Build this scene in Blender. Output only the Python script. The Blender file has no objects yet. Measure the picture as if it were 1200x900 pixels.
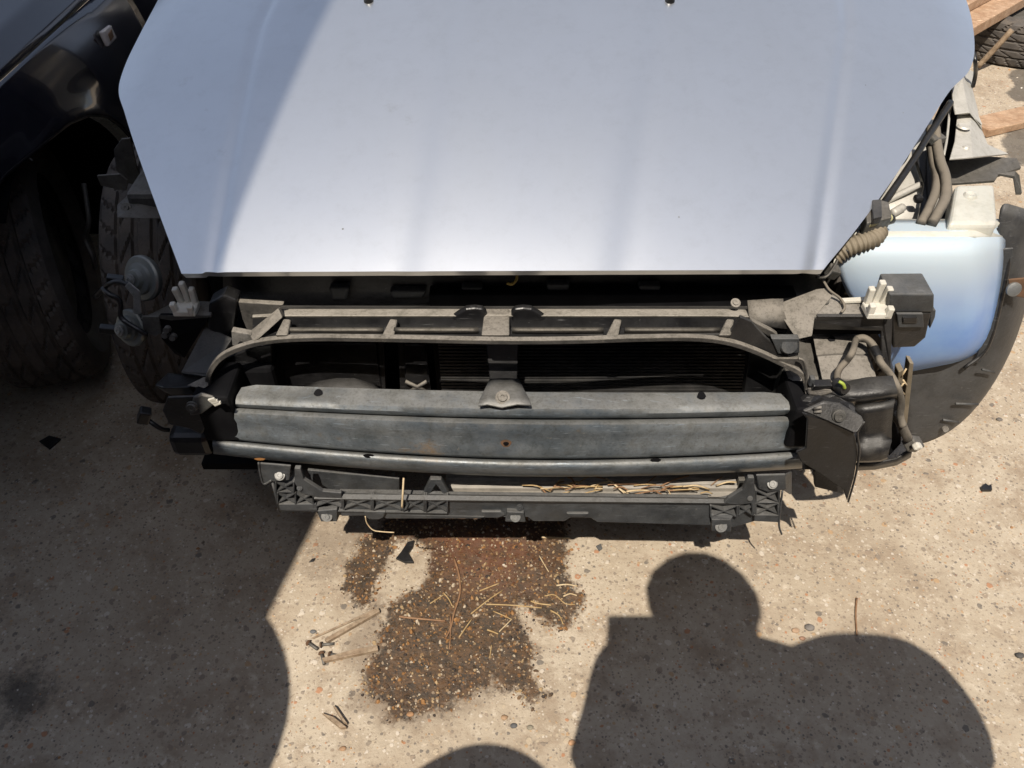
import bpy, bmesh, math, random
import numpy as np
from mathutils import Vector, Matrix, noise

R = math.radians
random.seed(7)
scene = bpy.context.scene
C = scene.collection

# ------------------------------------------------------------------ camera
H, TH, F = 1.48, R(43.0), 970.0
cam_d = bpy.data.cameras.new('camera')
cam = bpy.data.objects.new('camera', cam_d); C.objects.link(cam)
cam.location = (0, 0, H); cam.rotation_euler = (R(90) - TH, 0, 0)
cam_d.sensor_width = 36; cam_d.lens = 36 * F / 1200
cam_d.clip_start = 0.02; cam_d.clip_end = 300
scene.camera = cam
CT, ST = math.cos(TH), math.sin(TH)
FW = Vector((0, CT, -ST)); DN = Vector((0, -ST, -CT)); RT = Vector((1, 0, 0))

# ------------------------------------------------------------------ light
LDIR = (RT * ((718 - 600) / F) + FW + DN * ((726 - 450) / F)).normalized()   # the way sunlight travels
el = math.asin(-LDIR.z); az = math.atan2(-LDIR.x, -LDIR.y)
w = bpy.data.worlds.new('World'); scene.world = w; w.use_nodes = True
nt = w.node_tree
sky = nt.nodes.new('ShaderNodeTexSky'); sky.sky_type = 'NISHITA'; sky.sun_disc = False
sky.sun_elevation = el; sky.sun_rotation = az
sky.dust_density = 1.4; sky.ozone_density = 1.0; sky.air_density = .8
bg = nt.nodes['Background']; bg.inputs[1].default_value = 0.092
hs = nt.nodes.new('ShaderNodeHueSaturation'); hs.inputs['Saturation'].default_value = .64
nt.links.new(sky.outputs[0], hs.inputs['Color']); nt.links.new(hs.outputs[0], bg.inputs[0])
sun_d = bpy.data.lights.new('sun', 'SUN'); sun_d.energy = 3.35; sun_d.angle = R(0.4); sun_d.color = (1, .91, .79)
sun = bpy.data.objects.new('sun', sun_d); C.objects.link(sun)
sun.rotation_euler = LDIR.to_track_quat('-Z', 'Y').to_euler(); sun.location = (-2, -4, 8)
vs = scene.view_settings
vs.view_transform = 'Standard'; vs.look = 'None'; vs.exposure = .80; vs.gamma = 1; vs.use_curve_mapping = False

# ------------------------------------------------------------------ helpers
def ray(u, v): return FW + RT * ((u - 600) / F) + DN * ((v - 450) / F)
CO = Vector((0, 0, H))
def P(u, v, y=None, z=None):
    """photo pixel -> point on the upright plane y or on the level plane z"""
    r = ray(u, v)
    t = y / r.y if y is not None else (z - H) / r.z
    return CO + r * t
def PS(lst, y=None, z=None):
    return [P(a[0], a[1], a[2] if len(a) > 2 else y, z if len(a) < 3 else None) for a in lst]

def mk(name, verts, faces, mat, parent=None, smooth=False, bevel=0, seg=2, solid=0, sub=0, angle=40):
    me = bpy.data.meshes.new(name); me.from_pydata([tuple(v) for v in verts], [], faces); me.validate()
    bm = bmesh.new(); bm.from_mesh(me); bmesh.ops.recalc_face_normals(bm, faces=bm.faces); bm.to_mesh(me); bm.free()
    return fin(name, me, mat, parent, smooth, bevel, seg, solid, sub, angle)
def fin(name, me, mat, parent=None, smooth=False, bevel=0, seg=2, solid=0, sub=0, angle=40):
    o = bpy.data.objects.new(name, me); C.objects.link(o)
    if mat: me.materials.append(mat)
    if smooth:
        for p in me.polygons: p.use_smooth = True
    if parent is not None: par(o, parent)
    if sub:
        m = o.modifiers.new('s', 'SUBSURF'); m.levels = sub; m.render_levels = sub
    if solid:
        m = o.modifiers.new('t', 'SOLIDIFY'); m.thickness = solid; m.offset = -1
    if bevel:
        m = o.modifiers.new('b', 'BEVEL'); m.width = bevel; m.segments = seg; m.limit_method = 'ANGLE'; m.angle_limit = R(angle)
        m.harden_normals = False
    return o
def world_loc(o):
    l = o.location.copy(); p = o.parent
    return l if p is None else l + Vector((0, 0, 0))
ORG = {}
def par(o, p):
    o.parent = p; o.matrix_parent_inverse = Matrix.Translation(-ORG.get(p.name, Vector((0, 0, 0))))
def thing(name, label, cat, loc=(0, 0, 0), group=None):
    o = bpy.data.objects.new(name, None); C.objects.link(o); o.location = loc; o.empty_display_size = .1
    ORG[o.name] = Vector(loc); return tag(o, label, cat, group)
def tag(o, label, cat, group=None):
    o['label'] = label; o['category'] = cat
    if group: o['group'] = group
    return o

def plate(name, pts, ext, mat, parent=None, bevel=.0015, **k):
    """flat outline given a thickness along the vector ext"""
    n = len(pts); e = Vector(ext)
    vs_ = [Vector(p) for p in pts] + [Vector(p) + e for p in pts]
    fs = [tuple(range(n)), tuple(range(2 * n - 1, n - 1, -1))] + [(i, (i + 1) % n, n + (i + 1) % n, n + i) for i in range(n)]
    return mk(name, vs_, fs, mat, parent, bevel=bevel, **k)
def box(name, c, s, mat, parent=None, rot=(0, 0, 0), bevel=.003, **k):
    from mathutils import Euler
    m = Euler(rot).to_matrix(); c = Vector(c)
    vs_ = [c + m @ Vector((sx * s[0] / 2, sy * s[1] / 2, sz * s[2] / 2)) for sx in (-1, 1) for sy in (-1, 1) for sz in (-1, 1)]
    fs = [(0, 1, 3, 2), (4, 6, 7, 5), (0, 4, 5, 1), (2, 3, 7, 6), (0, 2, 6, 4), (1, 5, 7, 3)]
    return mk(name, vs_, fs, mat, parent, bevel=bevel, **k)
def catmull(pts, n):
    pts = [Vector(p) for p in pts]; out = []
    q = [pts[0] * 2 - pts[1]] + pts + [pts[-1] * 2 - pts[-2]]
    for i in range(1, len(q) - 2):
        for j in range(n):
            t = j / n
            out.append(.5 * ((2 * q[i]) + (q[i + 1] - q[i - 1]) * t + (2 * q[i - 1] - 5 * q[i] + 4 * q[i + 1] - q[i + 2]) * t * t + (3 * q[i] - q[i - 1] - 3 * q[i + 1] + q[i + 2]) * t ** 3))
    out.append(pts[-1]); return out
def tube_geo(pts, r, seg=8, caps=True):
    pts = [Vector(p) for p in pts]; vs_, fs = [], []
    up = Vector((.31, .2, .93)); n = len(pts)
    for i, p in enumerate(pts):
        t = (pts[min(i + 1, n - 1)] - pts[max(i - 1, 0)]).normalized()
        a = t.cross(up); a = a.normalized() if a.length > 1e-4 else t.orthogonal().normalized()
        b = t.cross(a); up = a.cross(t)
        rr = r(i / (n - 1)) if callable(r) else r
        vs_ += [p + (a * math.cos(2 * math.pi * k / seg) + b * math.sin(2 * math.pi * k / seg)) * rr for k in range(seg)]
    for i in range(n - 1):
        for k in range(seg):
            fs.append((i * seg + k, i * seg + (k + 1) % seg, (i + 1) * seg + (k + 1) % seg, (i + 1) * seg + k))
    if caps: fs += [tuple(range(seg)), tuple(range((n - 1) * seg, n * seg))]
    return vs_, fs
def tube(name, pts, r, mat, parent=None, seg=8, n=6, **k):
    v, f = tube_geo(catmull(pts, n) if n else pts, r, seg)
    return mk(name, v, f, mat, parent, smooth=True, **k)
def lathe(name, prof, c, axis, mat, parent=None, seg=32, smooth=True, **k):
    """prof: list of (radius, distance along axis)"""
    q = Vector(axis).to_track_quat('Z', 'Y'); c = Vector(c); vs_, fs = [], []; n = len(prof)
    for i in range(seg):
        a = 2 * math.pi * i / seg
        for (r, h) in prof: vs_.append(c + q @ Vector((r * math.cos(a), r * math.sin(a), h)))
    for i in range(seg):
        for j in range(n - 1):
            a, b = i * n + j, ((i + 1) % seg) * n + j
            fs.append((a, b, b + 1, a + 1))
    if prof[0][0] > 1e-5: fs.append(tuple(i * n for i in range(seg)))
    if prof[-1][0] > 1e-5: fs.append(tuple(i * n + n - 1 for i in range(seg)))
    o = mk(name, vs_, fs, mat, parent, smooth=smooth, **k)
    o.data.set_sharp_from_angle(angle=R(35)); return o
def grid(name, rows, mat, parent=None, smooth=True, **k):
    nr, nc = len(rows), len(rows[0])
    vs_ = [p for r in rows for p in r]
    fs = [(i * nc + j, i * nc + j + 1, (i + 1) * nc + j + 1, (i + 1) * nc + j) for i in range(nr - 1) for j in range(nc - 1)]
    return mk(name, vs_, fs, mat, parent, smooth=smooth, **k)
def band(name, path, wd, dep, mat, parent=None, bevel=.0015, **k):
    """bar that follows a path, wd thick across it and dep deep along y"""
    pts = [Vector(p) for p in path]; n = len(pts); vs_, fs = [], []
    for i, p in enumerate(pts):
        t = pts[min(i + 1, n - 1)] - pts[max(i - 1, 0)]; t.y = 0; t.normalize()
        nn = Vector((-t.z, 0, t.x)) * (wd / 2); d = Vector((0, dep, 0))
        vs_ += [p - nn, p + nn, p + nn + d, p - nn + d]
    for i in range(n - 1):
        for k_ in range(4): fs.append((i * 4 + k_, i * 4 + (k_ + 1) % 4, i * 4 + 4 + (k_ + 1) % 4, i * 4 + 4 + k_))
    fs += [(0, 1, 2, 3), tuple(range(4 * n - 4, 4 * n))]
    return mk(name, vs_, fs, mat, parent, smooth=False, bevel=bevel, angle=50, **k)
def bolt(name, c, axis, r, mat, parent, washer=1.6):
    ax = Vector(axis).normalized()
    return lathe(name, [(0, r * .55), (r * .35, r * .55), (r * .42, r * .75), (r * .95, r * .75), (r, r * .6), (r, r * .25), (r * washer, r * .2), (r * washer, -.002)], c, ax, mat, parent, seg=16)

# ------------------------------------------------------------------ materials
def M(name, col, col2=None, scale=8, rough=.5, metal=0, bump=0, bscale=150, dust=0, dcol=(.30, .27, .23), coat=0, spec=.5,
      spots=0, scol=(.2, .08, .02), sscale=30, rvar=.15, trans=0, sss=0, up=.5, scratch=0, grime=.0):
    m = bpy.data.materials.new(name); m.use_nodes = True; t = m.node_tree; N, L = t.nodes, t.links
    b = N['Principled BSDF']
    g = N.new('ShaderNodeNewGeometry')
    def nz(s, d=5, r=.6):
        n = N.new('ShaderNodeTexNoise'); n.inputs['Scale'].default_value = s; n.inputs['Detail'].default_value = d; n.inputs['Roughness'].default_value = r
        L.new(g.outputs['Position'], n.inputs['Vector']); return n
    def ramp(src, a, c):
        r = N.new('ShaderNodeMapRange'); r.inputs[1].default_value = a; r.inputs[2].default_value = c; r.interpolation_type = 'SMOOTHSTEP'
        L.new(src, r.inputs[0]); return r.outputs[0]
    def mix(f, a, c):
        x = N.new('ShaderNodeMix'); x.data_type = 'RGBA'
        if isinstance(f, (int, float)): x.inputs[0].default_value = f
        else: L.new(f, x.inputs[0])
        for s, i in ((a, 6), (c, 7)):
            if isinstance(s, tuple): x.inputs[i].default_value = (*s, 1)
            else: L.new(s, x.inputs[i])
        return x.outputs[2]
    n1 = nz(scale)
    c = mix(ramp(n1.outputs[0], .35, .65), col, col2 or tuple(x * .75 for x in col))
    if spots:
        n2 = nz(sscale, 6, .7); c = mix(ramp(n2.outputs[0], .72 - spots * .2, .80 - spots * .15), c, scol)
    rr = N.new('ShaderNodeMapRange'); rr.inputs[3].default_value = max(.02, rough - rvar); rr.inputs[4].default_value = min(1, rough + rvar)
    L.new(n1.outputs[0], rr.inputs[0]); ro = rr.outputs[0]
    if scratch:
        n4 = N.new('ShaderNodeTexNoise'); n4.inputs['Scale'].default_value = 30; n4.inputs['Detail'].default_value = 4
        mp = N.new('ShaderNodeMapping'); mp.inputs['Scale'].default_value = (1, 6, 14); mp.inputs['Rotation'].default_value = (0, .25, .1)
        L.new(g.outputs['Position'], mp.inputs[0]); L.new(mp.outputs[0], n4.inputs['Vector'])
        c = mix(ramp(n4.outputs[0], .66 - scratch * .06, .74), c, tuple(min(1, x * 2.2 + .05) for x in col))
    if dust:
        n3 = nz(24, 10, .72); sx = N.new('ShaderNodeSeparateXYZ'); L.new(g.outputs['Normal'], sx.inputs[0])
        a = N.new('ShaderNodeMath'); a.operation = 'MULTIPLY_ADD'; a.inputs[1].default_value = up; L.new(sx.outputs[2], a.inputs[0]); L.new(n3.outputs[0], a.inputs[2])
        d = N.new('ShaderNodeMath'); d.operation = 'MULTIPLY'; d.inputs[1].default_value = dust; L.new(ramp(a.outputs[0], .50, .92), d.inputs[0])
        c = mix(d.outputs[0], c, dcol)
        x = N.new('ShaderNodeMix'); L.new(d.outputs[0], x.inputs[0]); L.new(ro, x.inputs[2]); x.inputs[3].default_value = .9; ro = x.outputs[0]
    if grime:
        def mul(f, k):
            x = N.new('ShaderNodeMix'); x.data_type = 'RGBA'; x.blend_type = 'MULTIPLY'; L.new(f, x.inputs[0]); L.new(c, x.inputs[6]); x.inputs[7].default_value = (k, k, k * .98, 1); return x.outputs[2]
        c = mul(ramp(nz(48, 9, .8).outputs[0], .46, .64), 1 - .55 * grime)
        c = mul(ramp(nz(13, 5, .7).outputs[0], .45, .70), 1 - .45 * grime)
        c = mul(ramp(nz(210, 4, .7).outputs[0], .5, .7), 1 - .5 * grime)
        c = mix(ramp(nz(95, 7, .8).outputs[0], .60, .76), c, tuple(min(1, x * (.5 + .5 * grime)) for x in (dcol if dust else col)))
    L.new(c, b.inputs['Base Color']); L.new(ro, b.inputs['Roughness'])
    b.inputs['Metallic'].default_value = metal; b.inputs['Specular IOR Level'].default_value = spec
    b.inputs['Coat Weight'].default_value = coat; b.inputs['Coat Roughness'].default_value = .04
    b.inputs['Transmission Weight'].default_value = trans
    if sss:
        b.inputs['Subsurface Weight'].default_value = sss; b.inputs['Subsurface Radius'].default_value = (.01, .015, .02)
    if bump:
        nb = nz(bscale, 4); bp = N.new('ShaderNodeBump'); bp.inputs['Strength'].default_value = bump; bp.inputs['Distance'].default_value = .002
        L.new(nb.outputs[0], bp.inputs['Height']); L.new(bp.outputs[0], b.inputs['Normal'])
    return m

m_silver = M('silver_blue_paint', (.87, .89, .905), (.83, .85, .865), 5, rough=.30, metal=.90, coat=.8, rvar=.03, spots=.35, scol=(.72, .73, .73), sscale=5)
def paint_marks(m):
    """thin run-down grime and scattered pale specks on the paint"""
    t = m.node_tree; N, L = t.nodes, t.links; b = N['Principled BSDF']; src = b.inputs['Base Color'].links[0].from_socket
    g = N.new('ShaderNodeNewGeometry'); mp = N.new('ShaderNodeMapping'); mp.inputs['Scale'].default_value = (7, 1.3, 1.3); L.new(g.outputs['Position'], mp.inputs[0])
    n = N.new('ShaderNodeTexNoise'); n.inputs['Scale'].default_value = 1; n.inputs['Detail'].default_value = 7; n.inputs['Roughness'].default_value = .65; L.new(mp.outputs[0], n.inputs['Vector'])
    r = N.new('ShaderNodeMapRange'); r.inputs[1].default_value = .48; r.inputs[2].default_value = .78; r.inputs[4].default_value = .13; L.new(n.outputs[0], r.inputs[0])
    x = N.new('ShaderNodeMix'); x.data_type = 'RGBA'; L.new(r.outputs[0], x.inputs[0]); L.new(src, x.inputs[6]); x.inputs[7].default_value = (.58, .60, .58, 1)
    n2 = N.new('ShaderNodeTexNoise'); n2.inputs['Scale'].default_value = 26; n2.inputs['Detail'].default_value = 8; n2.inputs['Roughness'].default_value = .8; L.new(g.outputs['Position'], n2.inputs['Vector'])
    r2 = N.new('ShaderNodeMapRange'); r2.inputs[1].default_value = .5; r2.inputs[2].default_value = .72; r2.inputs[4].default_value = .22; L.new(n2.outputs[0], r2.inputs[0])
    x1 = N.new('ShaderNodeMix'); x1.data_type = 'RGBA'; L.new(r2.outputs[0], x1.inputs[0]); L.new(x.outputs[2], x1.inputs[6]); x1.inputs[7].default_value = (.64, .65, .64, 1)
    v = N.new('ShaderNodeTexVoronoi'); v.inputs['Scale'].default_value = 34; L.new(g.outputs['Position'], v.inputs['Vector'])
    sc = N.new('ShaderNodeSeparateColor'); L.new(v.outputs['Color'], sc.inputs[0])
    a = N.new('ShaderNodeMath'); a.operation = 'GREATER_THAN'; a.inputs[1].default_value = .93; L.new(sc.outputs[0], a.inputs[0])
    d = N.new('ShaderNodeMath'); d.operation = 'LESS_THAN'; d.inputs[1].default_value = .06; L.new(v.outputs['Distance'], d.inputs[0])
    k = N.new('ShaderNodeMath'); k.operation = 'MULTIPLY'; L.new(a.outputs[0], k.inputs[0]); L.new(d.outputs[0], k.inputs[1])
    cc = N.new('ShaderNodeMix'); cc.data_type = 'RGBA'; L.new(sc.outputs[1], cc.inputs[0]); cc.inputs[6].default_value = (.95, .95, .93, 1); cc.inputs[7].default_value = (.4, .38, .34, 1)
    y = N.new('ShaderNodeMix'); y.data_type = 'RGBA'; L.new(k.outputs[0], y.inputs[0]); L.new(x1.outputs[2], y.inputs[6]); L.new(cc.outputs[2], y.inputs[7]); L.new(y.outputs[2], b.inputs['Base Color'])
    rs = b.inputs['Roughness'].links[0].from_socket; ad = N.new('ShaderNodeMath'); ad.operation = 'MULTIPLY_ADD'; ad.inputs[1].default_value = .1; L.new(r.outputs[0], ad.inputs[0]); L.new(rs, ad.inputs[2]); L.new(ad.outputs[0], b.inputs['Roughness'])
paint_marks(m_silver)
m_silver_in = M('inner_silver_paint', (.62, .61, .57), (.52, .51, .475), 9, rough=.4, metal=.25, dust=.3, dcol=(.45, .41, .35), bump=.1, spots=.15, scol=(.28, .22, .16), sscale=40, grime=.25)
m_dark = M('dark_car_paint', (.012, .012, .018), (.016, .016, .024), 3, rough=.16, coat=1, rvar=.05, dust=.12, dcol=(.12, .11, .1), up=.1)
m_beam = M('coated_beam_steel', (.098, .120, .142), (.185, .206, .222), 8, rough=.36, metal=.35, dust=.42, dcol=(.37, .345, .30), bump=.35, bscale=60, spots=.55, scol=(.28, .20, .125), sscale=6, scratch=.9, up=.35, grime=.55)
m_black = M('dusty_black_plastic', (.012, .012, .013), (.022, .021, .021), 20, rough=.4, dust=.36, dcol=(.165, .158, .148), bump=.35, bscale=220, up=.35, grime=.5, scratch=.2)
m_black2 = M('clean_black_plastic', (.008, .008, .009), (.015, .015, .016), 20, rough=.34, dust=.09, dcol=(.14, .135, .13), bump=.2, up=.3, grime=.5, scratch=.3)
m_grey = M('grey_moulded_plastic', (.036, .039, .043), (.058, .062, .066), 25, rough=.5, dust=.38, dcol=(.21, .20, .185), bump=.25, bscale=250, up=.35, scratch=.4, grime=.5)
m_dusty = M('dust_covered_plastic', (.034, .033, .031), (.07, .065, .06), 22, rough=.6, dust=.8, dcol=(.26, .235, .20), bump=.5, bscale=140, up=.45, grime=.75)
m_ledge = M('pale_dust_ledge', (.24, .22, .19), (.16, .148, .13), 20, rough=.75, dust=.8, dcol=(.36, .33, .285), bump=.4, up=.5, grime=.6)
m_liner = M('scuffed_grey_liner', (.030, .031, .033), (.052, .053, .055), 8, rough=.5, dust=.5, dcol=(.18, .175, .165), bump=.3, bscale=120, up=.3, grime=.5, scratch=.6)
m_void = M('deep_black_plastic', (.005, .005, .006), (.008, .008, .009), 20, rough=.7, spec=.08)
m_zinc = M('zinc_metal', (.30, .31, .31), (.20, .21, .215), 30, rough=.45, metal=.55, dust=.45, dcol=(.30, .275, .24), bump=.15, grime=.4)
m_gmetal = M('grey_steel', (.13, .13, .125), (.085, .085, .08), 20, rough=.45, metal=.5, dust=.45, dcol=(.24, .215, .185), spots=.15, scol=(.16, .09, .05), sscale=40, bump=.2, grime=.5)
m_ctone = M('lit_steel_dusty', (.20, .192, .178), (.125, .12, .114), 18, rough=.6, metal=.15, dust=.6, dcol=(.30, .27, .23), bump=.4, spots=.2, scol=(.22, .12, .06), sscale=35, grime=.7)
m_chrome = M('dark_chrome', (.07, .065, .06), (.05, .048, .045), 20, rough=.3, metal=.7, dust=.6, dcol=(.16, .145, .12), rvar=.1, grime=.6)
m_rubber = M('tyre_rubber', (.060, .054, .050), (.10, .088, .078), 14, rough=.75, bump=.3, bscale=160, dust=.8, dcol=(.20, .165, .13), up=.12, spots=.25, scol=(.16, .13, .10), sscale=18, grime=.5)
m_fin = M('condenser_fin', (.06, .06, .062), (.09, .088, .085), 30, rough=.5, metal=.4, grime=.5)
m_fin2 = M('dusty_fin', (.22, .205, .18), (.30, .275, .24), 40, rough=.7, metal=.1, bump=.2)
m_bottle = M('translucent_blue_plastic', (.22, .38, .68), (.16, .30, .64), 9, rough=.4, sss=.3, spots=.2, scol=(.42, .36, .32), sscale=22, bump=.04)
def fluid_tint(m, z0, z1, pale):
    t = m.node_tree; N, L = t.nodes, t.links; b = N['Principled BSDF']; src = b.inputs['Base Color'].links[0].from_socket
    g = N.new('ShaderNodeNewGeometry'); sp = N.new('ShaderNodeSeparateXYZ'); L.new(g.outputs['Position'], sp.inputs[0])
    r = N.new('ShaderNodeMapRange'); r.inputs[1].default_value = z0; r.inputs[2].default_value = z1; r.interpolation_type = 'SMOOTHSTEP'; L.new(sp.outputs[2], r.inputs[0])
    x = N.new('ShaderNodeMix'); x.data_type = 'RGBA'; L.new(r.outputs[0], x.inputs[0]); L.new(src, x.inputs[6]); x.inputs[7].default_value = (*pale, 1); L.new(x.outputs[2], b.inputs['Base Color'])
fluid_tint(m_bottle, .53, .72, (.49, .57, .63))
m_bottle_w = M('faded_white_plastic', (.56, .555, .50), (.48, .475, .43), 6, rough=.5, sss=.2, spots=.2, scol=(.35, .28, .18), sscale=30, bump=.04, grime=.15)
m_white = M('white_clip_plastic', (.66, .64, .57), (.55, .53, .46), 30, rough=.55, sss=.1, dust=.3)
m_yel = M('pale_yellow_plastic', (.62, .58, .30), (.55, .5, .26), 30, rough=.5)
m_cable = M('dusty_cable_sleeve', (.05, .045, .038), (.10, .088, .072), 40, rough=.75, dust=.7, dcol=(.22, .19, .15), bump=.3, bscale=300)
m_corr = M('brown_corrugated_sleeve', (.11, .09, .06), (.16, .13, .09), 30, rough=.75, dust=.5, dcol=(.28, .24, .18))
m_wood = M('sawn_timber', (.46, .31, .20), (.36, .22, .13), 25, rough=.75, bump=.3, bscale=80, scratch=.6, grime=.4)
m_straw = M('dry_straw', (.42, .30, .15), (.32, .21, .09), 60, rough=.65)
m_straw2 = M('pale_straw', (.55, .44, .28), (.44, .33, .19), 60, rough=.65)
m_twig = M('brown_twig', (.19, .10, .05), (.26, .15, .08), 60, rough=.7)
m_splint = M('grey_wood_splinter', (.24, .17, .11), (.34, .26, .18), 60, rough=.75, bump=.3, grime=.5)
m_orange = M('orange_lens', (.6, .3, .08), None, 40, rough=.4)
m_rust = M('rusty_metal', (.14, .075, .04), (.08, .05, .03), 40, rough=.8, bump=.3)
m_lens = M('clear_lens', (.65, .60, .55), (.5, .45, .42), 60, rough=.1, coat=1)
m_glass = M('dark_glass', (.01, .012, .014), None, 5, rough=.05, coat=1)
m_cont = M('container_paint', (.05, .08, .14), (.07, .09, .14), 4, rough=.5, spots=.25, scol=(.16, .07, .03), sscale=9, bump=.1)
m_gas = M('gas_bottle_paint', (.45, .10, .04), (.38, .09, .04), 6, rough=.45, spots=.2, scol=(.2, .08, .03))
m_skin = M('skin', (.55, .35, .26), None, 10, rough=.5, sss=.1)
m_jacket = M('navy_jacket_cloth', (.03, .04, .07), None, 60, rough=.85, bump=.3)
m_jeans = M('jeans_cloth', (.05, .07, .12), None, 60, rough=.85, bump=.3)
m_hair = M('brown_hair', (.04, .025, .015), None, 80, rough=.6, bump=.4)

# ------------------------------------------------------------------ ground
def seg_dist(px, py, poly):
    """signed distance to a polygon, inside positive (metres)"""
    n = len(poly); d = np.full(px.shape, 1e9); ins = np.zeros(px.shape, bool)
    for i in range(n):
        ax, ay = poly[i]; bx, by = poly[(i + 1) % n]
        ex, ey = bx - ax, by - ay; l2 = ex * ex + ey * ey + 1e-12
        t = np.clip(((px - ax) * ex + (py - ay) * ey) / l2, 0, 1)
        d = np.minimum(d, np.hypot(px - ax - t * ex, py - ay - t * ey))
        c = ((ay > py) != (by > py)) & (px < (bx - ax) * (py - ay) / ((by - ay) if abs(by - ay) > 1e-9 else 1e-9) + ax)
        ins ^= c
    return np.where(ins, d, -d)
def gp(lst): return [tuple(P(u, v, z=0)[:2]) for u, v in lst]
xs = np.concatenate([np.linspace(-40, -2.3, 22)[:-1], np.linspace(-2.3, 2.5, 330), np.linspace(2.5, 40, 22)[1:]])
ys = np.concatenate([np.linspace(-30, .3, 16)[:-1], np.linspace(.3, 1.75, 140), np.linspace(1.75, 4.4, 110)[1:], np.linspace(4.4, 70, 20)[1:]])
GX, GY = np.meshgrid(xs, ys)
fx, fy = GX.ravel(), GY.ravel()
main = gp([(453, 605), (425, 630), (412, 655), (400, 685), (418, 708), (433, 714), (440, 690), (455, 662), (463, 640), (480, 632), (500, 640), (506, 658), (500, 683),
           (475, 697), (455, 712), (446, 740), (440, 765), (425, 787), (430, 812), (453, 827), (452, 843), (473, 840), (507, 833), (537, 825), (577, 802), (605, 814),
           (627, 830), (641, 815), (623, 790), (626, 765), (614, 730), (606, 703), (618, 712), (640, 735), (665, 733), (688, 700), (662, 675), (665, 640), (662, 600)])
red = gp([(490, 612), (505, 660), (560, 690), (610, 690), (630, 660), (625, 612)])
halo = gp([(345, 605), (340, 660), (385, 675), (430, 640), (450, 605)])
halo2 = gp([(445, 700), (405, 745), (400, 770), (420, 800), (405, 825), (445, 850), (520, 845), (590, 810), (575, 790), (470, 790)])
oil1 = gp([(0, 790), (30, 780), (70, 800), (60, 830), (20, 850), (-20, 840)])
wet2 = gp([(1205, 70), (1180, 88), (1190, 100), (1178, 110), (1190, 120), (1215, 118)])
wet3 = gp([(1172, 165), (1185, 190), (1230, 200), (1230, 150), (1185, 150)])
S = lambda poly, s: np.clip(.5 + seg_dist(fx, fy, poly) / s, 0, 1)
a_wet = S(main, .05)
a_red = S(red, .12)
a_halo = np.maximum(S(halo, .14) * .9, S(halo2, .06))
a_oil = np.maximum.reduce([S(oil1, .1) * .8, S(wet2, .03), S(wet3, .04)])
hz = np.array([noise.noise((x * 2.3, y * 2.3, 0)) * .006 + noise.noise((x * 14, y * 14, 3)) * .0022 + noise.noise((x * 45, y * 45, 9)) * .0012
               if (-2.4 < x < 2.6 and 0 < y < 4.5) else 0 for x, y in zip(fx, fy)])
nx, ny = len(xs), len(ys)
me = bpy.data.meshes.new('ground')
faces = [(j * nx + i, j * nx + i + 1, (j + 1) * nx + i + 1, (j + 1) * nx + i) for j in range(ny - 1) for i in range(nx - 1)]
me.from_pydata([(x, y, z) for x, y, z in zip(fx.tolist(), fy.tolist(), hz.tolist())], [], faces)
for nm, arr in (('wet', a_wet), ('red', a_red), ('halo', a_halo), ('oil', a_oil)):
    at = me.attributes.new(nm, 'FLOAT', 'POINT'); at.data.foreach_set('value', arr.astype(np.float32))
for p in me.polygons: p.use_smooth = True

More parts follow.
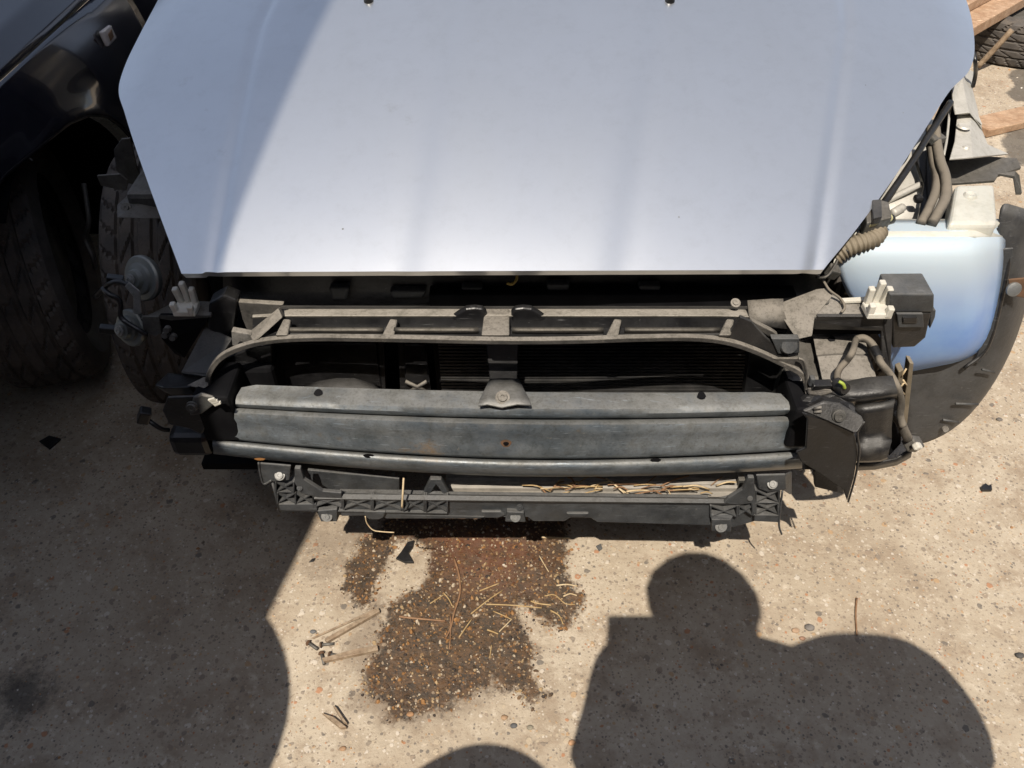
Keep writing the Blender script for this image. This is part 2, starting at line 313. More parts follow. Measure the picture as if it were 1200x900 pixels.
def ground_mat():
    m = bpy.data.materials.new('worn_concrete'); m.use_nodes = True; t = m.node_tree; N, L = t.nodes, t.links
    b = N['Principled BSDF']; g = N.new('ShaderNodeNewGeometry')
    def nz(s, d=6, r=.6, off=0):
        n = N.new('ShaderNodeTexNoise'); n.inputs['Scale'].default_value = s; n.inputs['Detail'].default_value = d; n.inputs['Roughness'].default_value = r
        if off:
            a = N.new('ShaderNodeVectorMath'); a.inputs[1].default_value = (off, off * .7, 0); L.new(g.outputs['Position'], a.inputs[0]); L.new(a.outputs[0], n.inputs['Vector'])
        else: L.new(g.outputs['Position'], n.inputs['Vector'])
        return n.outputs[0]
    def ramp(src, a, c):
        r = N.new('ShaderNodeMapRange'); r.inputs[1].default_value = a; r.inputs[2].default_value = c; r.interpolation_type = 'SMOOTHSTEP'; L.new(src, r.inputs[0]); return r.outputs[0]
    def mt(op, a, c=None):
        x = N.new('ShaderNodeMath'); x.operation = op
        for i, s in enumerate((a, c)):
            if s is None: continue
            if isinstance(s, (int, float)): x.inputs[i].default_value = s
            else: L.new(s, x.inputs[i])
        return x.outputs[0]
    def mix(f, a, c, mode='MIX'):
        x = N.new('ShaderNodeMix'); x.data_type = 'RGBA'; x.blend_type = mode
        if isinstance(f, (int, float)): x.inputs[0].default_value = f
        else: L.new(f, x.inputs[0])
        for s, i in ((a, 6), (c, 7)):
            if isinstance(s, tuple): x.inputs[i].default_value = (*s, 1)
            else: L.new(s, x.inputs[i])
        return x.outputs[2]
    def attr(n):
        a = N.new('ShaderNodeAttribute'); a.attribute_name = n; return a.outputs['Fac']
    def vor(s, off=0):
        v = N.new('ShaderNodeTexVoronoi'); v.inputs['Scale'].default_value = s; v.inputs['Randomness'].default_value = 1
        a = N.new('ShaderNodeVectorMath'); a.inputs[1].default_value = (off, off * .37, 0); L.new(g.outputs['Position'], a.inputs[0])
        wv = N.new('ShaderNodeTexNoise'); wv.inputs['Scale'].default_value = s * 1.5; L.new(g.outputs['Position'], wv.inputs['Vector'])
        sc = N.new('ShaderNodeVectorMath'); sc.operation = 'SCALE'; sc.inputs['Scale'].default_value = .5 / s; L.new(wv.outputs['Color'], sc.inputs[0])
        ad = N.new('ShaderNodeVectorMath'); L.new(a.outputs[0], ad.inputs[0]); L.new(sc.outputs[0], ad.inputs[1])
        L.new(ad.outputs[0], v.inputs['Vector']); return v
    c = mix(ramp(nz(1.6), .35, .65), (.38, .315, .235), (.475, .41, .32))
    c = mix(ramp(nz(9, 7, .7, 3), .42, .70), c, (.29, .225, .16))
    c = mix(ramp(nz(38, 5, .7, 5), .52, .75), c, (.53, .46, .365))
    c = mix(ramp(nz(120, 4, .7, 8), .55, .72), c, (.23, .18, .13))
    stone_h = []
    for sc, off, th, cols in ((48, 0, .34, 1), (95, 4, .36, 2), (170, 9, .38, 3)):
        v = vor(sc, off); sep = N.new('ShaderNodeSeparateColor'); L.new(v.outputs['Color'], sep.inputs[0])
        pick = ramp(sep.outputs[0], .74, .75) if sc < 60 else ramp(sep.outputs[0], .60, .61)
        msk = mt('MULTIPLY', pick, mt('SUBTRACT', 1, ramp(v.outputs['Distance'], th * .75, th)))
        cr = N.new('ShaderNodeValToRGB'); e = cr.color_ramp; e.interpolation = 'CONSTANT'
        e.elements[0].position = 0; e.elements[0].color = (.22, .18, .14, 1); e.elements[1].position = .26; e.elements[1].color = (.44, .36, .26, 1)
        for pos, col in ((.46, (.40, .26, .14)), (.54, (.13, .115, .10)), (.66, (.56, .50, .42)), (.80, (.27, .21, .155)), (.95, (.38, .17, .08))):
            x = e.elements.new(pos); x.color = (*col, 1)
        L.new(sep.outputs[1], cr.inputs[0])
        c = mix(mt('MULTIPLY', msk, .8), c, cr.outputs[0]); stone_h.append(mt('MULTIPLY', msk, .12 / sc * 8))
    dry = c
    edge = nz(16, 7, .72, 2); fine = nz(70, 5, .75, 6)
    def thr(a, k, wd=.08):
        x = mt('ADD', a, mt('MULTIPLY', mt('SUBTRACT', edge, .5), k)); x = mt('ADD', x, mt('MULTIPLY', mt('SUBTRACT', fine, .5), k * .7))
        return ramp(x, .5 - wd, .5 + wd)
    wet = thr(attr('wet'), 1.5, .2); halo = thr(attr('halo'), 1.6, .3); oil = thr(attr('oil'), 1.2, .25)
    wc = mix(ramp(nz(34, 9, .9, 12), .44, .57), (.010, .0045, .002), (.080, .036, .011))
    wc = mix(mt('MULTIPLY', attr('red'), ramp(nz(22, 5, .7, 14), .3, .6)), wc, (.10, .028, .008))
    stones = mix(.74, dry, wc)
    v2 = vor(105, 17); s2 = N.new('ShaderNodeSeparateColor'); L.new(v2.outputs['Color'], s2.inputs[0])
    deb = mt('MULTIPLY', ramp(s2.outputs[0], .54, .56), mt('SUBTRACT', 1, ramp(v2.outputs['Distance'], .28, .36)))
    wcol = mix(mt('MULTIPLY', deb, .8), mix(.42, wc, stones), mix(s2.outputs[1], (.17, .085, .03), (.33, .23, .13)))
    c = mix(mt('MULTIPLY', halo, .55), c, (.16, .12, .085))
    c = mix(wet, c, wcol)
    c = mix(mt('MULTIPLY', oil, .75), c, (.05, .045, .04))
    L.new(c, b.inputs['Base Color'])
    ro = N.new('ShaderNodeMix'); L.new(wet, ro.inputs[0]); ro.inputs[2].default_value = .92
    rw = N.new('ShaderNodeMapRange'); rw.inputs[1].default_value = .35; rw.inputs[2].default_value = .65; rw.inputs[3].default_value = .24; rw.inputs[4].default_value = .85; L.new(nz(60, 4, .7, 20), rw.inputs[0]); L.new(rw.outputs[0], ro.inputs[3])
    L.new(ro.outputs[0], b.inputs['Roughness'])
    h = mt('ADD', mt('MULTIPLY', nz(60, 6, .75, 1), .6), mt('MULTIPLY', nz(240, 4, .7, 2), .35))
    for s in stone_h: h = mt('ADD', h, mt('MULTIPLY', s, 14))
    h = mt('ADD', h, mt('MULTIPLY', mt('MULTIPLY', deb, wet), .5))
    bp = N.new('ShaderNodeBump'); bp.inputs['Strength'].default_value = .75; bp.inputs['Distance'].default_value = .004; L.new(h, bp.inputs['Height']); L.new(bp.outputs[0], b.inputs['Normal'])
    return m
ground = fin('ground', me, ground_mat()); ground['kind'] = 'structure'

# ------------------------------------------------------------------ wheels
def wheel(parent, c, r=.31, wd=.2, steer=0., camber=0., lean=None, rimr=.2, twist=0., name='wheel'):
    """tyre with cut tread blocks and a rim; axle along local x"""
    rot = Matrix.Rotation(steer, 3, 'Z') @ Matrix.Rotation(camber, 3, 'Y')
    if lean is not None: rot = lean
    c = Vector(c); nseg = 216; vs_, fs = [], []
    hw = wd / 2
    prof = []
    grooves = (-.055, -.018, .018, .055)
    cols = [(-hw * .78, rimr)] + [(-hw * .98, rimr + .03), (-hw * 1.05, (r + rimr) / 2), (-hw * 1.0, r - .035), (-hw * .93, r - .014)]
    tw = hw * .86; n = 46
    cols += [(-tw + 2 * tw * i / n, None) for i in range(n + 1)]
    cols += [(hw * .93, r - .014), (hw * 1.0, r - .035), (hw * 1.05, (r + rimr) / 2), (hw * .98, rimr + .03), (hw * .78, rimr)]
    nc = len(cols)
    for i in range(nseg):
        a = 2 * math.pi * i / nseg + twist
        for (x, rr) in cols:
            if rr is None:
                rr = r - .008 * (abs(x) / tw) ** 3
                k = x / wd * .2 / .2
                xn = x * .2 / wd
                g = min(abs(xn - q) for q in grooves)
                if g < .0045: rr -= .008
                elif abs(xn) > .055:
                    if (i + int(abs(xn) * 120)) % 6 == 0: rr -= .006
                elif abs(xn) > .018:
                    if (i * 1 + int(xn * 260)) % 9 == 0: rr -= .006
                else:
                    if (i + int(xn * 200)) % 12 == 0: rr -= .004
            vs_.append(c + rot @ Vector((x, rr * math.cos(a), rr * math.sin(a))))
    for i in range(nseg):
        for j in range(nc - 1):
            a, b = i * nc + j, ((i + 1) % nseg) * nc + j
            fs.append((a, b, b + 1, a + 1))
    wh = bpy.data.objects.new(name, None); C.objects.link(wh); wh.empty_display_size = .05
    if parent is not None:
        par(wh, parent); wh.location = c; ORG[wh.name] = c.copy()
    else:
        wh.location = (c.x, c.y, 0); ORG[wh.name] = Vector((c.x, c.y, 0))
    tyre = mk('tyre', vs_, fs, m_rubber, wh)
    ax = rot @ Vector((1, 0, 0))
    rim = lathe('rim', [(rimr, -hw * .78), (rimr, -hw * .55), (rimr - .02, -hw * .4), (rimr - .025, hw * .5), (rimr * .55, hw * .45), (rimr * .4, hw * .6), (.03, hw * .6), (.0, hw * .55)], c, ax, m_gmetal, wh, seg=40)
    return wh
# tidy: a wheel Empty under a car counts its location once
def fix_child_empty(o, p):
    o.matrix_parent_inverse = Matrix.Translation(-ORG[p.name])

# ------------------------------------------------------------------ the stripped silver car
car = thing('car', 'pale silver-blue car with its bumper, headlamps and wings removed and bonnet shut', 'car', (0, 2.6, 0))

# bonnet
def fb(x, y):
    t = y - 1.047; a = abs(x - .15 * max(t, 0))
    z = .74 + .516 * t - .2 * t * t - .022 * (a / .6) ** 2
    cr = .465 + .07 * min(max(t, 0) / .5, 1)
    d = a - cr
    z -= .10 * .5 * (d + math.sqrt(d * d + .00008)); z -= .0042 * math.exp(-(d / .011) ** 2)
    d2 = a - .72; z -= .4 * max(0, d2) ** 1.5
    q = .165 + .05 * t
    z -= .0022 * math.exp(-((a - q) / .03) ** 2)
    z += .0035 / (1 + math.exp((a - q) / .012))
    return z
def on_bonnet(u, v):
    r = ray(u, v); lo, hi = .3, 4.
    f = lambda s: (CO + r * s).z - fb((CO + r * s).x, (CO + r * s).y)
    s = lo; st = .01
    while s < hi and f(s) > 0: s += st
    a, b = s - st, s
    for _ in range(30):
        m_ = (a + b) / 2
        if f(m_) > 0: a = m_
        else: b = m_
    return CO + r * a
Lp = [on_bonnet(*q) for q in [(213, 319), (186, 248), (160, 176), (146, 132), (139, 106), (146, 78), (164, 40), (184, 2)]]
Rp = [on_bonnet(*q) for q in [(965, 316), (1004, 268), (1045, 212), (1080, 158), (1112, 108), (1136, 82), (1142, 50), (1133, 2)]]
def ext(pts, sgn):
    p = pts[-1]; q = [x.copy() for x in pts]
    for y in (p.y + .15, p.y + .3, p.y + .45):
        x = p.x - sgn * .02 * (y - p.y); q.append(Vector((x, y, fb(x, y))))
    return q
def resamp(pts, n):
    c = catmull(pts, 12); L_ = [0]
    for i in range(1, len(c)): L_.append(L_[-1] + (c[i] - c[i - 1]).length)
    out = []
    for i in range(n):
        s = L_[-1] * i / (n - 1); j = 0
        while j < len(L_) - 2 and L_[j + 1] < s: j += 1
        t = (s - L_[j]) / max(1e-9, L_[j + 1] - L_[j]); out.append(c[j].lerp(c[j + 1], min(1, t)))
    return out
NR, NCc = 120, 260
LL, RR = resamp(ext(Lp, -1), NR), resamp(ext(Rp, 1), NR)
frontpx = lambda u: on_bonnet(u, 319 - 3 * (u - 213) / 752 + (1.6 if u < 240 else 0))
rows = []
fr = [frontpx(213 + 752 * j / NCc) for j in range(NCc + 1)]
for i in range(NR):
    t = i / (NR - 1); k = max(0, 1 - t / .35) ** 2; row = []
    for j in range(NCc + 1):
        s = j / NCc; x = LL[i].x + (RR[i].x - LL[i].x) * s; y = LL[i].y + (RR[i].y - LL[i].y) * s
        y0 = LL[0].y + (RR[0].y - LL[0].y) * s
        y += (fr[j].y - y0) * k
        row.append(Vector((x, y, fb(x, y))))
    rows.append(row)
bon = grid('bonnet', rows, m_silver, car, solid=.014)
es = bon.modifiers.new('e', 'EDGE_SPLIT'); es.split_angle = R(40)
bon['label'] = 'pale silver-blue bonnet with grime streaks'
# underside frame of the bonnet near its leading edge
grid('bonnet_frame', [[Vector((x * .92, 1.075 + .3 * k, fb(x * .92, 1.075 + .3 * k) - .028 - .012 * math.sin(k * 3.14))) for x in np.linspace(-.5, .5, 24)] for k in np.linspace(0, 1, 6)], m_void, bon)
for EE, sg in ((LL, 1), (RR, -1)):
    grid('bay_apron', [[Vector((p.x + sg * (.045 + .02 * k), p.y, p.z - .02 - .30 * k)) for p in EE[int(NR * .36):]] for k in (0, 1)], m_void, car, solid=.003)
for u in (432, 785):
    c = on_bonnet(u, 1)
    lathe('washer_jet', [(0, .009), (.006, .008), (.009, .003), (.0095, -.004)], c, (0, -.3, 1), m_black2, bon, seg=14)

# crash beam
def beam_row(vl, vc, vr, y, ul, ur, n=48, bow=.05, e=1.8):
    out = []
    for j in range(n + 1):
        s = j / n; u = ul + (ur - ul) * s; q = 2 * (u - 595) / 690
        v = vc + (vr - vl) / 2 * q + ((vl + vr) / 2 - vc) * abs(q) ** e
        out.append(P(u, v, y + bow * q * q))
    return out
beam = bpy.data.objects.new('crash_beam', None); C.objects.link(beam); par(beam, car)
ORG['crash_beam'] = Vector((0, 0, 0))
beam.matrix_parent_inverse = Matrix.Translation(-ORG[car.name])
top_rows = [beam_row(449, 459, 459, .956, 300, 895), beam_row(453, 461, 461, .951, 283, 915), beam_row(463, 474, 471, .925, 277, 925), beam_row(468, 479, 476, .916, 276, 927), beam_row(472, 485, 480, .912, 276, 927), beam_row(475, 489, 484, .916, 276, 927), beam_row(477, 491, 487, .935, 276, 927)]
grid('top_flange', top_rows, m_beam, beam).data.set_sharp_from_angle(angle=R(50))
mid = [beam_row(475, 490, 486, .935, 268, 940), beam_row(477, 492.5, 488.5, .913, 267, 943), beam_row(482, 497, 493, .903, 266, 945), beam_row(489, 505, 499, .899, 265, 945), beam_row(494, 510, 505, .902, 263, 945), beam_row(503, 524, 516, .900, 261, 944), beam_row(509, 533, 523, .897, 260, 943), beam_row(511.5, 536, 526, .900, 260, 942), beam_row(513, 537.5, 527, .915, 260, 942)]
grid('face_panel', mid, m_beam, beam).data.set_sharp_from_angle(angle=R(50))
low = [beam_row(513, 537, 527, .93, 250, 940), beam_row(515, 539.5, 529.5, .902, 250, 940), beam_row(518, 543, 534, .893, 249, 940), beam_row(523, 549, 540, .893, 249, 940), beam_row(528, 554, 545, .897, 250, 940), beam_row(531, 557, 548, .905, 250, 940), beam_row(532, 558, 549, .93, 250, 940), beam_row(532, 558, 549, .975, 250, 940)]
grid('lower_tube', low, m_beam, beam)
grid('back_web', [beam_row(455, 462, 462, .95, 280, 920), beam_row(500, 520, 510, .95, 270, 935), beam_row(531, 556, 547, .95, 258, 935)], m_void, beam)
def by(u, y): return y + .05 * (2 * (u - 595) / 690) ** 2
def flat_disc(nm, u, v, y, r, nrm, mat, off=.0012, sq=1.0):
    n_ = Vector(nrm).normalized(); c = P(u, v, by(u, y)) + n_ * off
    a = n_.cross(Vector((0, 1, .3))).normalized() if abs(n_.y) < .9 else Vector((1, 0, 0)); b_ = n_.cross(a)
    pts = [c + a * r * (1 + .12 * math.sin(3 * t)) * math.cos(t) + b_ * r * sq * math.sin(t) for t in np.linspace(0, 2 * math.pi, 18)[:-1]]
    return mk(nm, pts, [tuple(range(len(pts)))], mat, beam)
flat_disc('bolt_hole', 373, 460.5, .940, .0068, (0, -.3, 1), m_void)
flat_disc('bolt_hole', 822, 463.5, .940, .0068, (0, -.3, 1), m_void)
flat_disc('rust_ring', 593, 519, .901, .0085, (0, -1, .05), m_rust, .0012)
flat_disc('bolt_hole', 593, 519, .901, .0045, (0, -1, .05), m_void, .0022)
for u, v, y in ((432, 532.8, .896), (768, 538, .898)):
    flat_disc('notch', u, v, y, .0085, (0, -1, .1), m_void, .003, .55)
flat_disc('rust_patch', 305, 535.8, .9, .009, (0, -1, -.1), M('orange_rust', (.42, .20, .07)), .004, .4)
for k, (u, v, r) in enumerate(((770, 521, .045), (300, 490, .03), (880, 505, .03))):
    pass

# centre strap with its silver foot
plate('centre_strap', [P(569, 400, 1.07), P(608, 400, 1.07), P(606, 447, 1.035), P(574, 447, 1.035)], (0, .004, 0), m_black2, car)
foot = bpy.data.objects.new('strap_foot', None); C.objects.link(foot); par(foot, car); ORG['strap_foot'] = Vector((0, 0, 0)); foot.matrix_parent_inverse = Matrix.Translation(-ORG[car.name])
grid('foot_plate', [PS([(574, 444), (582, 443), (591, 443), (600, 443), (608, 444)], y=1.0), PS([(568, 456), (579, 455), (590, 455), (601, 455), (614, 456)], y=.955), PS([(562, 468), (575, 466), (588, 467), (603, 466), (620, 467)], y=.926), PS([(560.5, 474.5), (571, 473), (588, 477), (606, 473), (622, 474)], y=.908)], m_zinc, foot, solid=.003, smooth=True)
bolt('bolt', P(589, 466, .924), (0, -.6, 1), .0075, m_ctone, foot, 1.5)

# slam panel (upper grille carrier)
slam = bpy.data.objects.new('slam_panel', None); C.objects.link(slam); par(slam, car); ORG['slam_panel'] = Vector((0, 0, 0)); slam.matrix_parent_inverse = Matrix.Translation(-ORG[car.name])
rim_px = [(245, 457, .972), (244, 441, .972), (258, 421, .985), (285, 408, .99), (320, 400.5, .99), (370, 398, .985), (430, 398.5, .978), (510, 400, .972), (590, 401.5, .97), (670, 401, .972), (750, 398.5, .978), (810, 398, .985), (850, 402, .99), (880, 411, .99), (912, 425, .985), (940, 440, .975), (946, 455, .97), (947, 462, .965)]
rim_path = catmull([P(a, b, c) for a, b, c in rim_px], 5)
band('grille_rim', rim_path, .0085, .010, m_dusty, slam, bevel=.003)
us = list(np.linspace(296, 878, 30))
def ch(vy, y, lift=0):
    return [P(u, vy + (0 if 330 < u < 850 else 4 * (abs(u - 590) - 260) / 30 * .3), y + .012 * ((u - 590) / 290) ** 2) for u in us]
grid('channel_tray', [ch(394, .995), ch(389, 1.012), ch(384, 1.030), ch(372, 1.036)], m_black2, slam, smooth=False)
grid('top_ledge', [ch(372, 1.036), ch(370.5, 1.034), ch(369.5, 1.036), ch(362.5, 1.060), ch(362, 1.064), ch(363, 1.075)], m_ledge, slam, smooth=False)
grid('rear_wall', [[P(u, v, y) for u in np.linspace(262, 965, 30)] for v, y in ((366, 1.072), (364, 1.10), (357, 1.145), (340, 1.16), (322, 1.165), (300, 1.165))], m_black, slam, solid=.004)
for u0, u1, v0, v1 in ((385, 410, 338, 352), (540, 566, 338, 350), (640, 668, 334, 352), (748, 775, 336, 352), (456, 500, 342, 350), (690, 730, 343, 351)):
    plate('wall_pocket', PS([(u0, v0), (u1, v0), (u1 - 4, v1), (u0 + 4, v1)], y=1.135), (0, .02, 0), m_grey, slam, bevel=.004)
for a, b in ((333, 449), (462, 561), (600, 707), (732, 843)):
    tube('trim_bar', [P(a, 387, 1.005 + .01 * ((a - 590) / 290) ** 2), P((a + b) / 2, 387, 1.003 + .01 * ((a + b) / 2 / 290 - 590 / 290) ** 2), P(b, 387, 1.005 + .01 * ((b - 590) / 290) ** 2)], .0048, m_chrome, slam, seg=12)
    plate('bar_shelf', [P(a, 393, 1.0), P(b, 393, 1.0), P(b, 390, 1.008), P(a, 390, 1.008)], (0, .002, -.002), m_black, slam)
for u in (331, 456, 719, 851):
    plate('rib', [P(u - 9, 393, .993), P(u + 6, 393, .993), P(u + 10, 374, 1.028), P(u + 1, 373, 1.028)], (0, .006, -.012), m_dusty, slam, bevel=.003)
plate('pedestal', [P(564, 393, .985), P(597, 393, .985), P(597, 362, 1.055), P(568, 362, 1.055)], (0, .01, -.015), m_dusty, slam, bevel=.002)
for u, sg in ((556, -1), (613, 1)):
    k = 1 if sg > 0 else -1
    plate('latch_cover', PS([(u - k * 14, 383), (u - k * 14, 367), (u - k * 10, 362), (u, 361), (u + k * 10, 362), (u + k * 20, 368), (u + k * 28, 374), (u + k * 14, 381), (u + k * 6, 385)], y=1.034), (0, .012, 0), m_black2, slam, bevel=.004, seg=3)
tube('yellow_hook', [P(594, 332, 1.08), P(600, 333, 1.08), P(605, 328, 1.085), P(606, 321, 1.09)], .0022, M('ochre_paint', (.4, .27, .05)), slam, seg=6)
bolt('panel_bolt', P(862, 355, 1.065), (0, -.5, 1), .005, m_ctone, slam)
# left end of the panel
plate('end_gusset', PS([(279, 354), (332, 357), (296, 388), (291, 391), (284, 374)], y=1.055), (0, .01, 0), m_dusty, slam)
plate('end_gusset', [P(291, 390, 1.02), P(326, 361, 1.045), P(331, 372, 1.03), P(303, 397, .995), P(296, 400, .995)], (0, .012, -.006), m_dusty, slam)
plate('end_foot', PS([(271, 388), (294, 392), (302, 400), (282, 408), (272, 405)], y=1.01), (0, .012, 0), m_ctone, slam)
lathe('end_hole', [(0, .0005), (.0055, .0005), (.006, -.003)], P(283, 404, 1.008), (0, -1, .3), m_void, slam, seg=14)
plate('panel_corner', PS([(244, 356), (262, 346), (278, 353), (274, 385), (262, 398), (243, 386)], y=1.05), (0, .03, 0), m_black2, slam, bevel=.004)
# right end of the panel
grid('end_moulding', [PS([(876, 352), (890, 351), (905, 350), (918, 350)], y=1.068), PS([(878, 370), (892, 368), (905, 366), (918, 362)], y=1.045), PS([(881, 378), (895, 381), (910, 384), (925, 386)], y=1.03)], m_dusty, slam, solid=.006)
plate('end_strut', PS([(881, 376), (884, 384), (909, 400), (912, 393), (905, 388)], y=1.01), (0, .01, 0), m_dusty, slam)
plate('corner_panel', [P(916, 358, 1.06), P(958, 342, 1.085), P(974, 340, 1.085), P(976, 347, 1.075), P(955, 372, 1.04), P(952, 394, 1.01), P(934, 398, 1.005), P(926, 386, 1.02), P(917, 373, 1.04)], (0, .008, 0), m_dusty, slam)
plate('pad', PS([(904, 397), (937, 397), (937, 414), (912, 415)], y=.995), (0, .012, 0), m_grey, slam)
lathe('pad_disc', [(0, .002), (.0125, .002), (.0145, -.002)], P(925, 405, .994), (0, -1, .45), m_grey, slam, seg=24)
plate('end_fillet', PS([(850, 398), (868, 372), (880, 377), (900, 398), (925, 418), (915, 422), (885, 408)], y=1.0), (0, .008, 0), m_black, slam)
plate('lip_plate', PS([(905, 420), (937, 420), (943, 424), (945, 438), (940, 440)], y=.985), (0, .004, 0), m_dusty, slam)
tube('lip_edge', PS([(936, 420), (942, 424), (945, 440), (944, 458), (950, 463), (962, 464), (976, 460)], y=.972), .0022, m_dusty, slam, seg=8)

# condenser, ducts and dark bay behind the grille opening
cond = box('radiator', (0.17, 1.135, .42), (.62, .03, .44), m_void, car)
vsx, fsx = [], []
for k in range(52):
    z = .215 + k * .0078
    b = len(vsx); x0, x1 = -.13, .475
    for (x, y, zz) in ((x0, 1.112, z), (x1, 1.112, z), (x1, 1.112, z + .004), (x0, 1.112, z + .004), (x0, 1.122, z), (x1, 1.122, z), (x1, 1.122, z + .004), (x0, 1.122, z + .004)): vsx.append((x, y, zz))
    fsx += [tuple(b + i for i in q) for q in ((0, 1, 2, 3), (3, 2, 6, 7), (0, 4, 5, 1), (0, 3, 7, 4), (1, 5, 6, 2))]
fins = mk('cooling_fins', vsx, fsx, m_fin, cond); fins['kind'] = 'stuff'
plate('air_duct', PS([(318, 402), (440, 402), (448, 462), (318, 466)], y=1.075), (0, .03, 0), m_black2, car, bevel=.004)
grid('duct_hump', [PS([(355, 452), (375, 446), (395, 443), (415, 443), (435, 449), (446, 453)], y=1.0), PS([(350, 462), (375, 462), (395, 462), (415, 462), (435, 462), (446, 462)], y=.97)], m_black, car, solid=.004)
plate('duct_side', PS([(247, 440), (262, 422), (300, 406), (318, 404), (318, 462), (250, 468)], y=1.04), (0, .02, 0), m_black2, car)
for u in (442, 466):
    plate('duct_rib', PS([(u, 402), (u + 8, 402), (u + 10, 461), (u + 3, 461)], y=1.08), (0, .02, 0), m_black2, car)
for a in (((475, 447), (501, 459)), ((500, 447), (478, 460))):
    tube('cross_rib', PS(a, y=1.055), .0035, m_dusty, car, seg=6, n=0)
plate('cross_bracket', PS([(474, 404), (498, 404), (505, 459), (475, 459)], y=1.065), (0, .006, 0), m_black2, car)
plate('duct_side', PS([(880, 404), (940, 430), (944, 466), (872, 462)], y=1.05), (0, .02, 0), m_black2, car)
box('bay_floor', (0, 1.75, .17), (1.3, 1.2, .02), m_void, car)
box('bulkhead', (0, 2.1, .55), (1.4, .03, .75), m_void, car)
box('engine_block', (.05, 1.6, .42), (.8, .5, .42), m_void, car, bevel=.04)
box('engine_cover', (.05, 1.6, .665), (.6, .4, .05), m_black2, car, bevel=.02)
box('battery_box', (-.42, 1.6, .5), (.25, .3, .3), m_void, car, bevel=.02)

# lower support panel with X ribs
lo = bpy.data.objects.new('lower_support', None); C.objects.link(lo); par(lo, car); ORG['lower_support'] = Vector((0, 0, 0)); lo.matrix_parent_inverse = Matrix.Translation(-ORG[car.name])
YL = .90
def yl(u): return YL + .012 * ((u - 605) / 300) ** 2
def LP(l, dy=0): return [P(u, v, yl(u) + dy) for u, v in l]
plate('rail_face', LP([(396, 583), (470, 584), (525, 586), (605, 587), (700, 588), (832, 590), (832, 613), (838, 616), (700, 612), (692, 607), (668, 607), (662, 611), (625, 611), (618, 606), (570, 606), (562, 608), (452, 608), (447, 604), (400, 605)], .006), (0, .02, 0), m_grey, lo)
grid('rail_ledge', [LP([(u, 576 + 6 * (u - 370) / 460) for u in np.linspace(368, 862, 24)], .035), LP([(u, 578.5 + 6 * (u - 370) / 460) for u in np.linspace(368, 862, 24)], .004), LP([(u, 584.5 + 5 * (u - 370) / 460) for u in np.linspace(368, 862, 24)], -.004), LP([(u, 586.5 + 5 * (u - 370) / 460) for u in np.linspace(368, 862, 24)], .003)], m_grey, lo, solid=.002, smooth=False)
# left block
plate('block_back', LP([(320, 566), (345, 566), (371, 580), (398, 582), (524, 586), (524, 604), (398, 604), (395, 611), (376, 611), (370, 598), (327, 598)], .014), (0, .012, 0), m_grey, lo)
tube('block_edge', LP([(319, 564), (328, 599)]), .0025, m_grey, lo, seg=6, n=0)
plate('block_sill', LP([(326, 591), (370, 591), (372, 598.5), (328, 598.5)], -.002), (0, .016, 0), m_grey, lo)
lug = plate('lug', LP([(304, 543), (341, 546), (339, 563), (320, 565), (309, 567), (305, 556)], -.004), (0, .004, 0), m_grey, lo, bevel=.003)
tube('lug_edge', LP([(303, 542), (305, 556), (309, 567), (318, 563)], -.005), .0018, m_grey, lo, seg=6)
bolt('screw', P(328, 557, yl(328) - .005), (0, -.7, .7), .0062, m_zinc, lo, 1.4)
plate('strut', LP([(345, 549), (352, 549), (356, 562), (378, 576), (400, 578), (400, 584), (372, 583), (352, 578), (345, 566)], -.004), (0, .008, 0), m_grey, lo)
bolt('rivet', P(351, 572, yl(351) - .005), (0, -.8, .5), .003, m_grey, lo)
plate('screw_lug', LP([(372, 599), (395, 597), (395, 611.5), (376, 611.5)], -.002), (0, .01, 0), m_grey, lo)
bolt('screw', P(383, 605, yl(383) - .003), (0, -.8, .5), .0052, m_zinc, lo, 1.9)
vx, fx2 = [], []
def rib(a, b, dy=-.001):
    """slanted lattice rib between two pixels on the panel"""
    p, q = P(*a, yl(a[0]) + dy), P(*b, yl(b[0]) + dy)
    t = (q - p).normalized(); n_ = Vector((-t.z, 0, t.x)).normalized() * .0011; d = Vector((0, .016, 0)); k = len(vx)
    vx.extend([p - n_, p + n_, q + n_, q - n_, p - n_ + d, p + n_ + d, q + n_ + d, q - n_ + d])
    fx2.extend([tuple(k + i for i in f) for f in ((0, 1, 2, 3), (0, 4, 5, 1), (1, 5, 6, 2), (2, 6, 7, 3), (3, 7, 4, 0))])
def xcell(u0, u1, v0, v1, v0b=None, v1b=None):
    v0b = v0b if v0b is not None else v0; v1b = v1b if v1b is not None else v1
    rib((u0, v0), (u1, v1b)); rib((u0, v1), (u1, v0b)); rib((u1, v0b), (u1, v1b), -.003); rib((u0, v0), (u0, v1), -.003)
for u0, u1, v0, v1 in ((323, 344, 565, 577), (325, 346, 578, 590), (346, 367, 578, 591), (367, 400, 583, 594.5), (402, 435, 584, 597), (437, 470, 584.5, 598), (472, 497, 585, 599), (499, 524, 585.5, 600)): xcell(u0, u1, v0, v1)
for u0, u1, v0, v1 in ((833, 864, 593, 606), (866, 882, 593, 604), (886, 913, 575, 589), (886, 912, 590, 603)): xcell(u0, u1, v0, v1)
rib((345, 577), (323, 577)); rib((912, 589.5), (886, 589.5)); rib((325, 598), (524, 602), 0)
lat = mk('rib_lattice', vx, fx2, m_grey, lo); lat['kind'] = 'stuff'
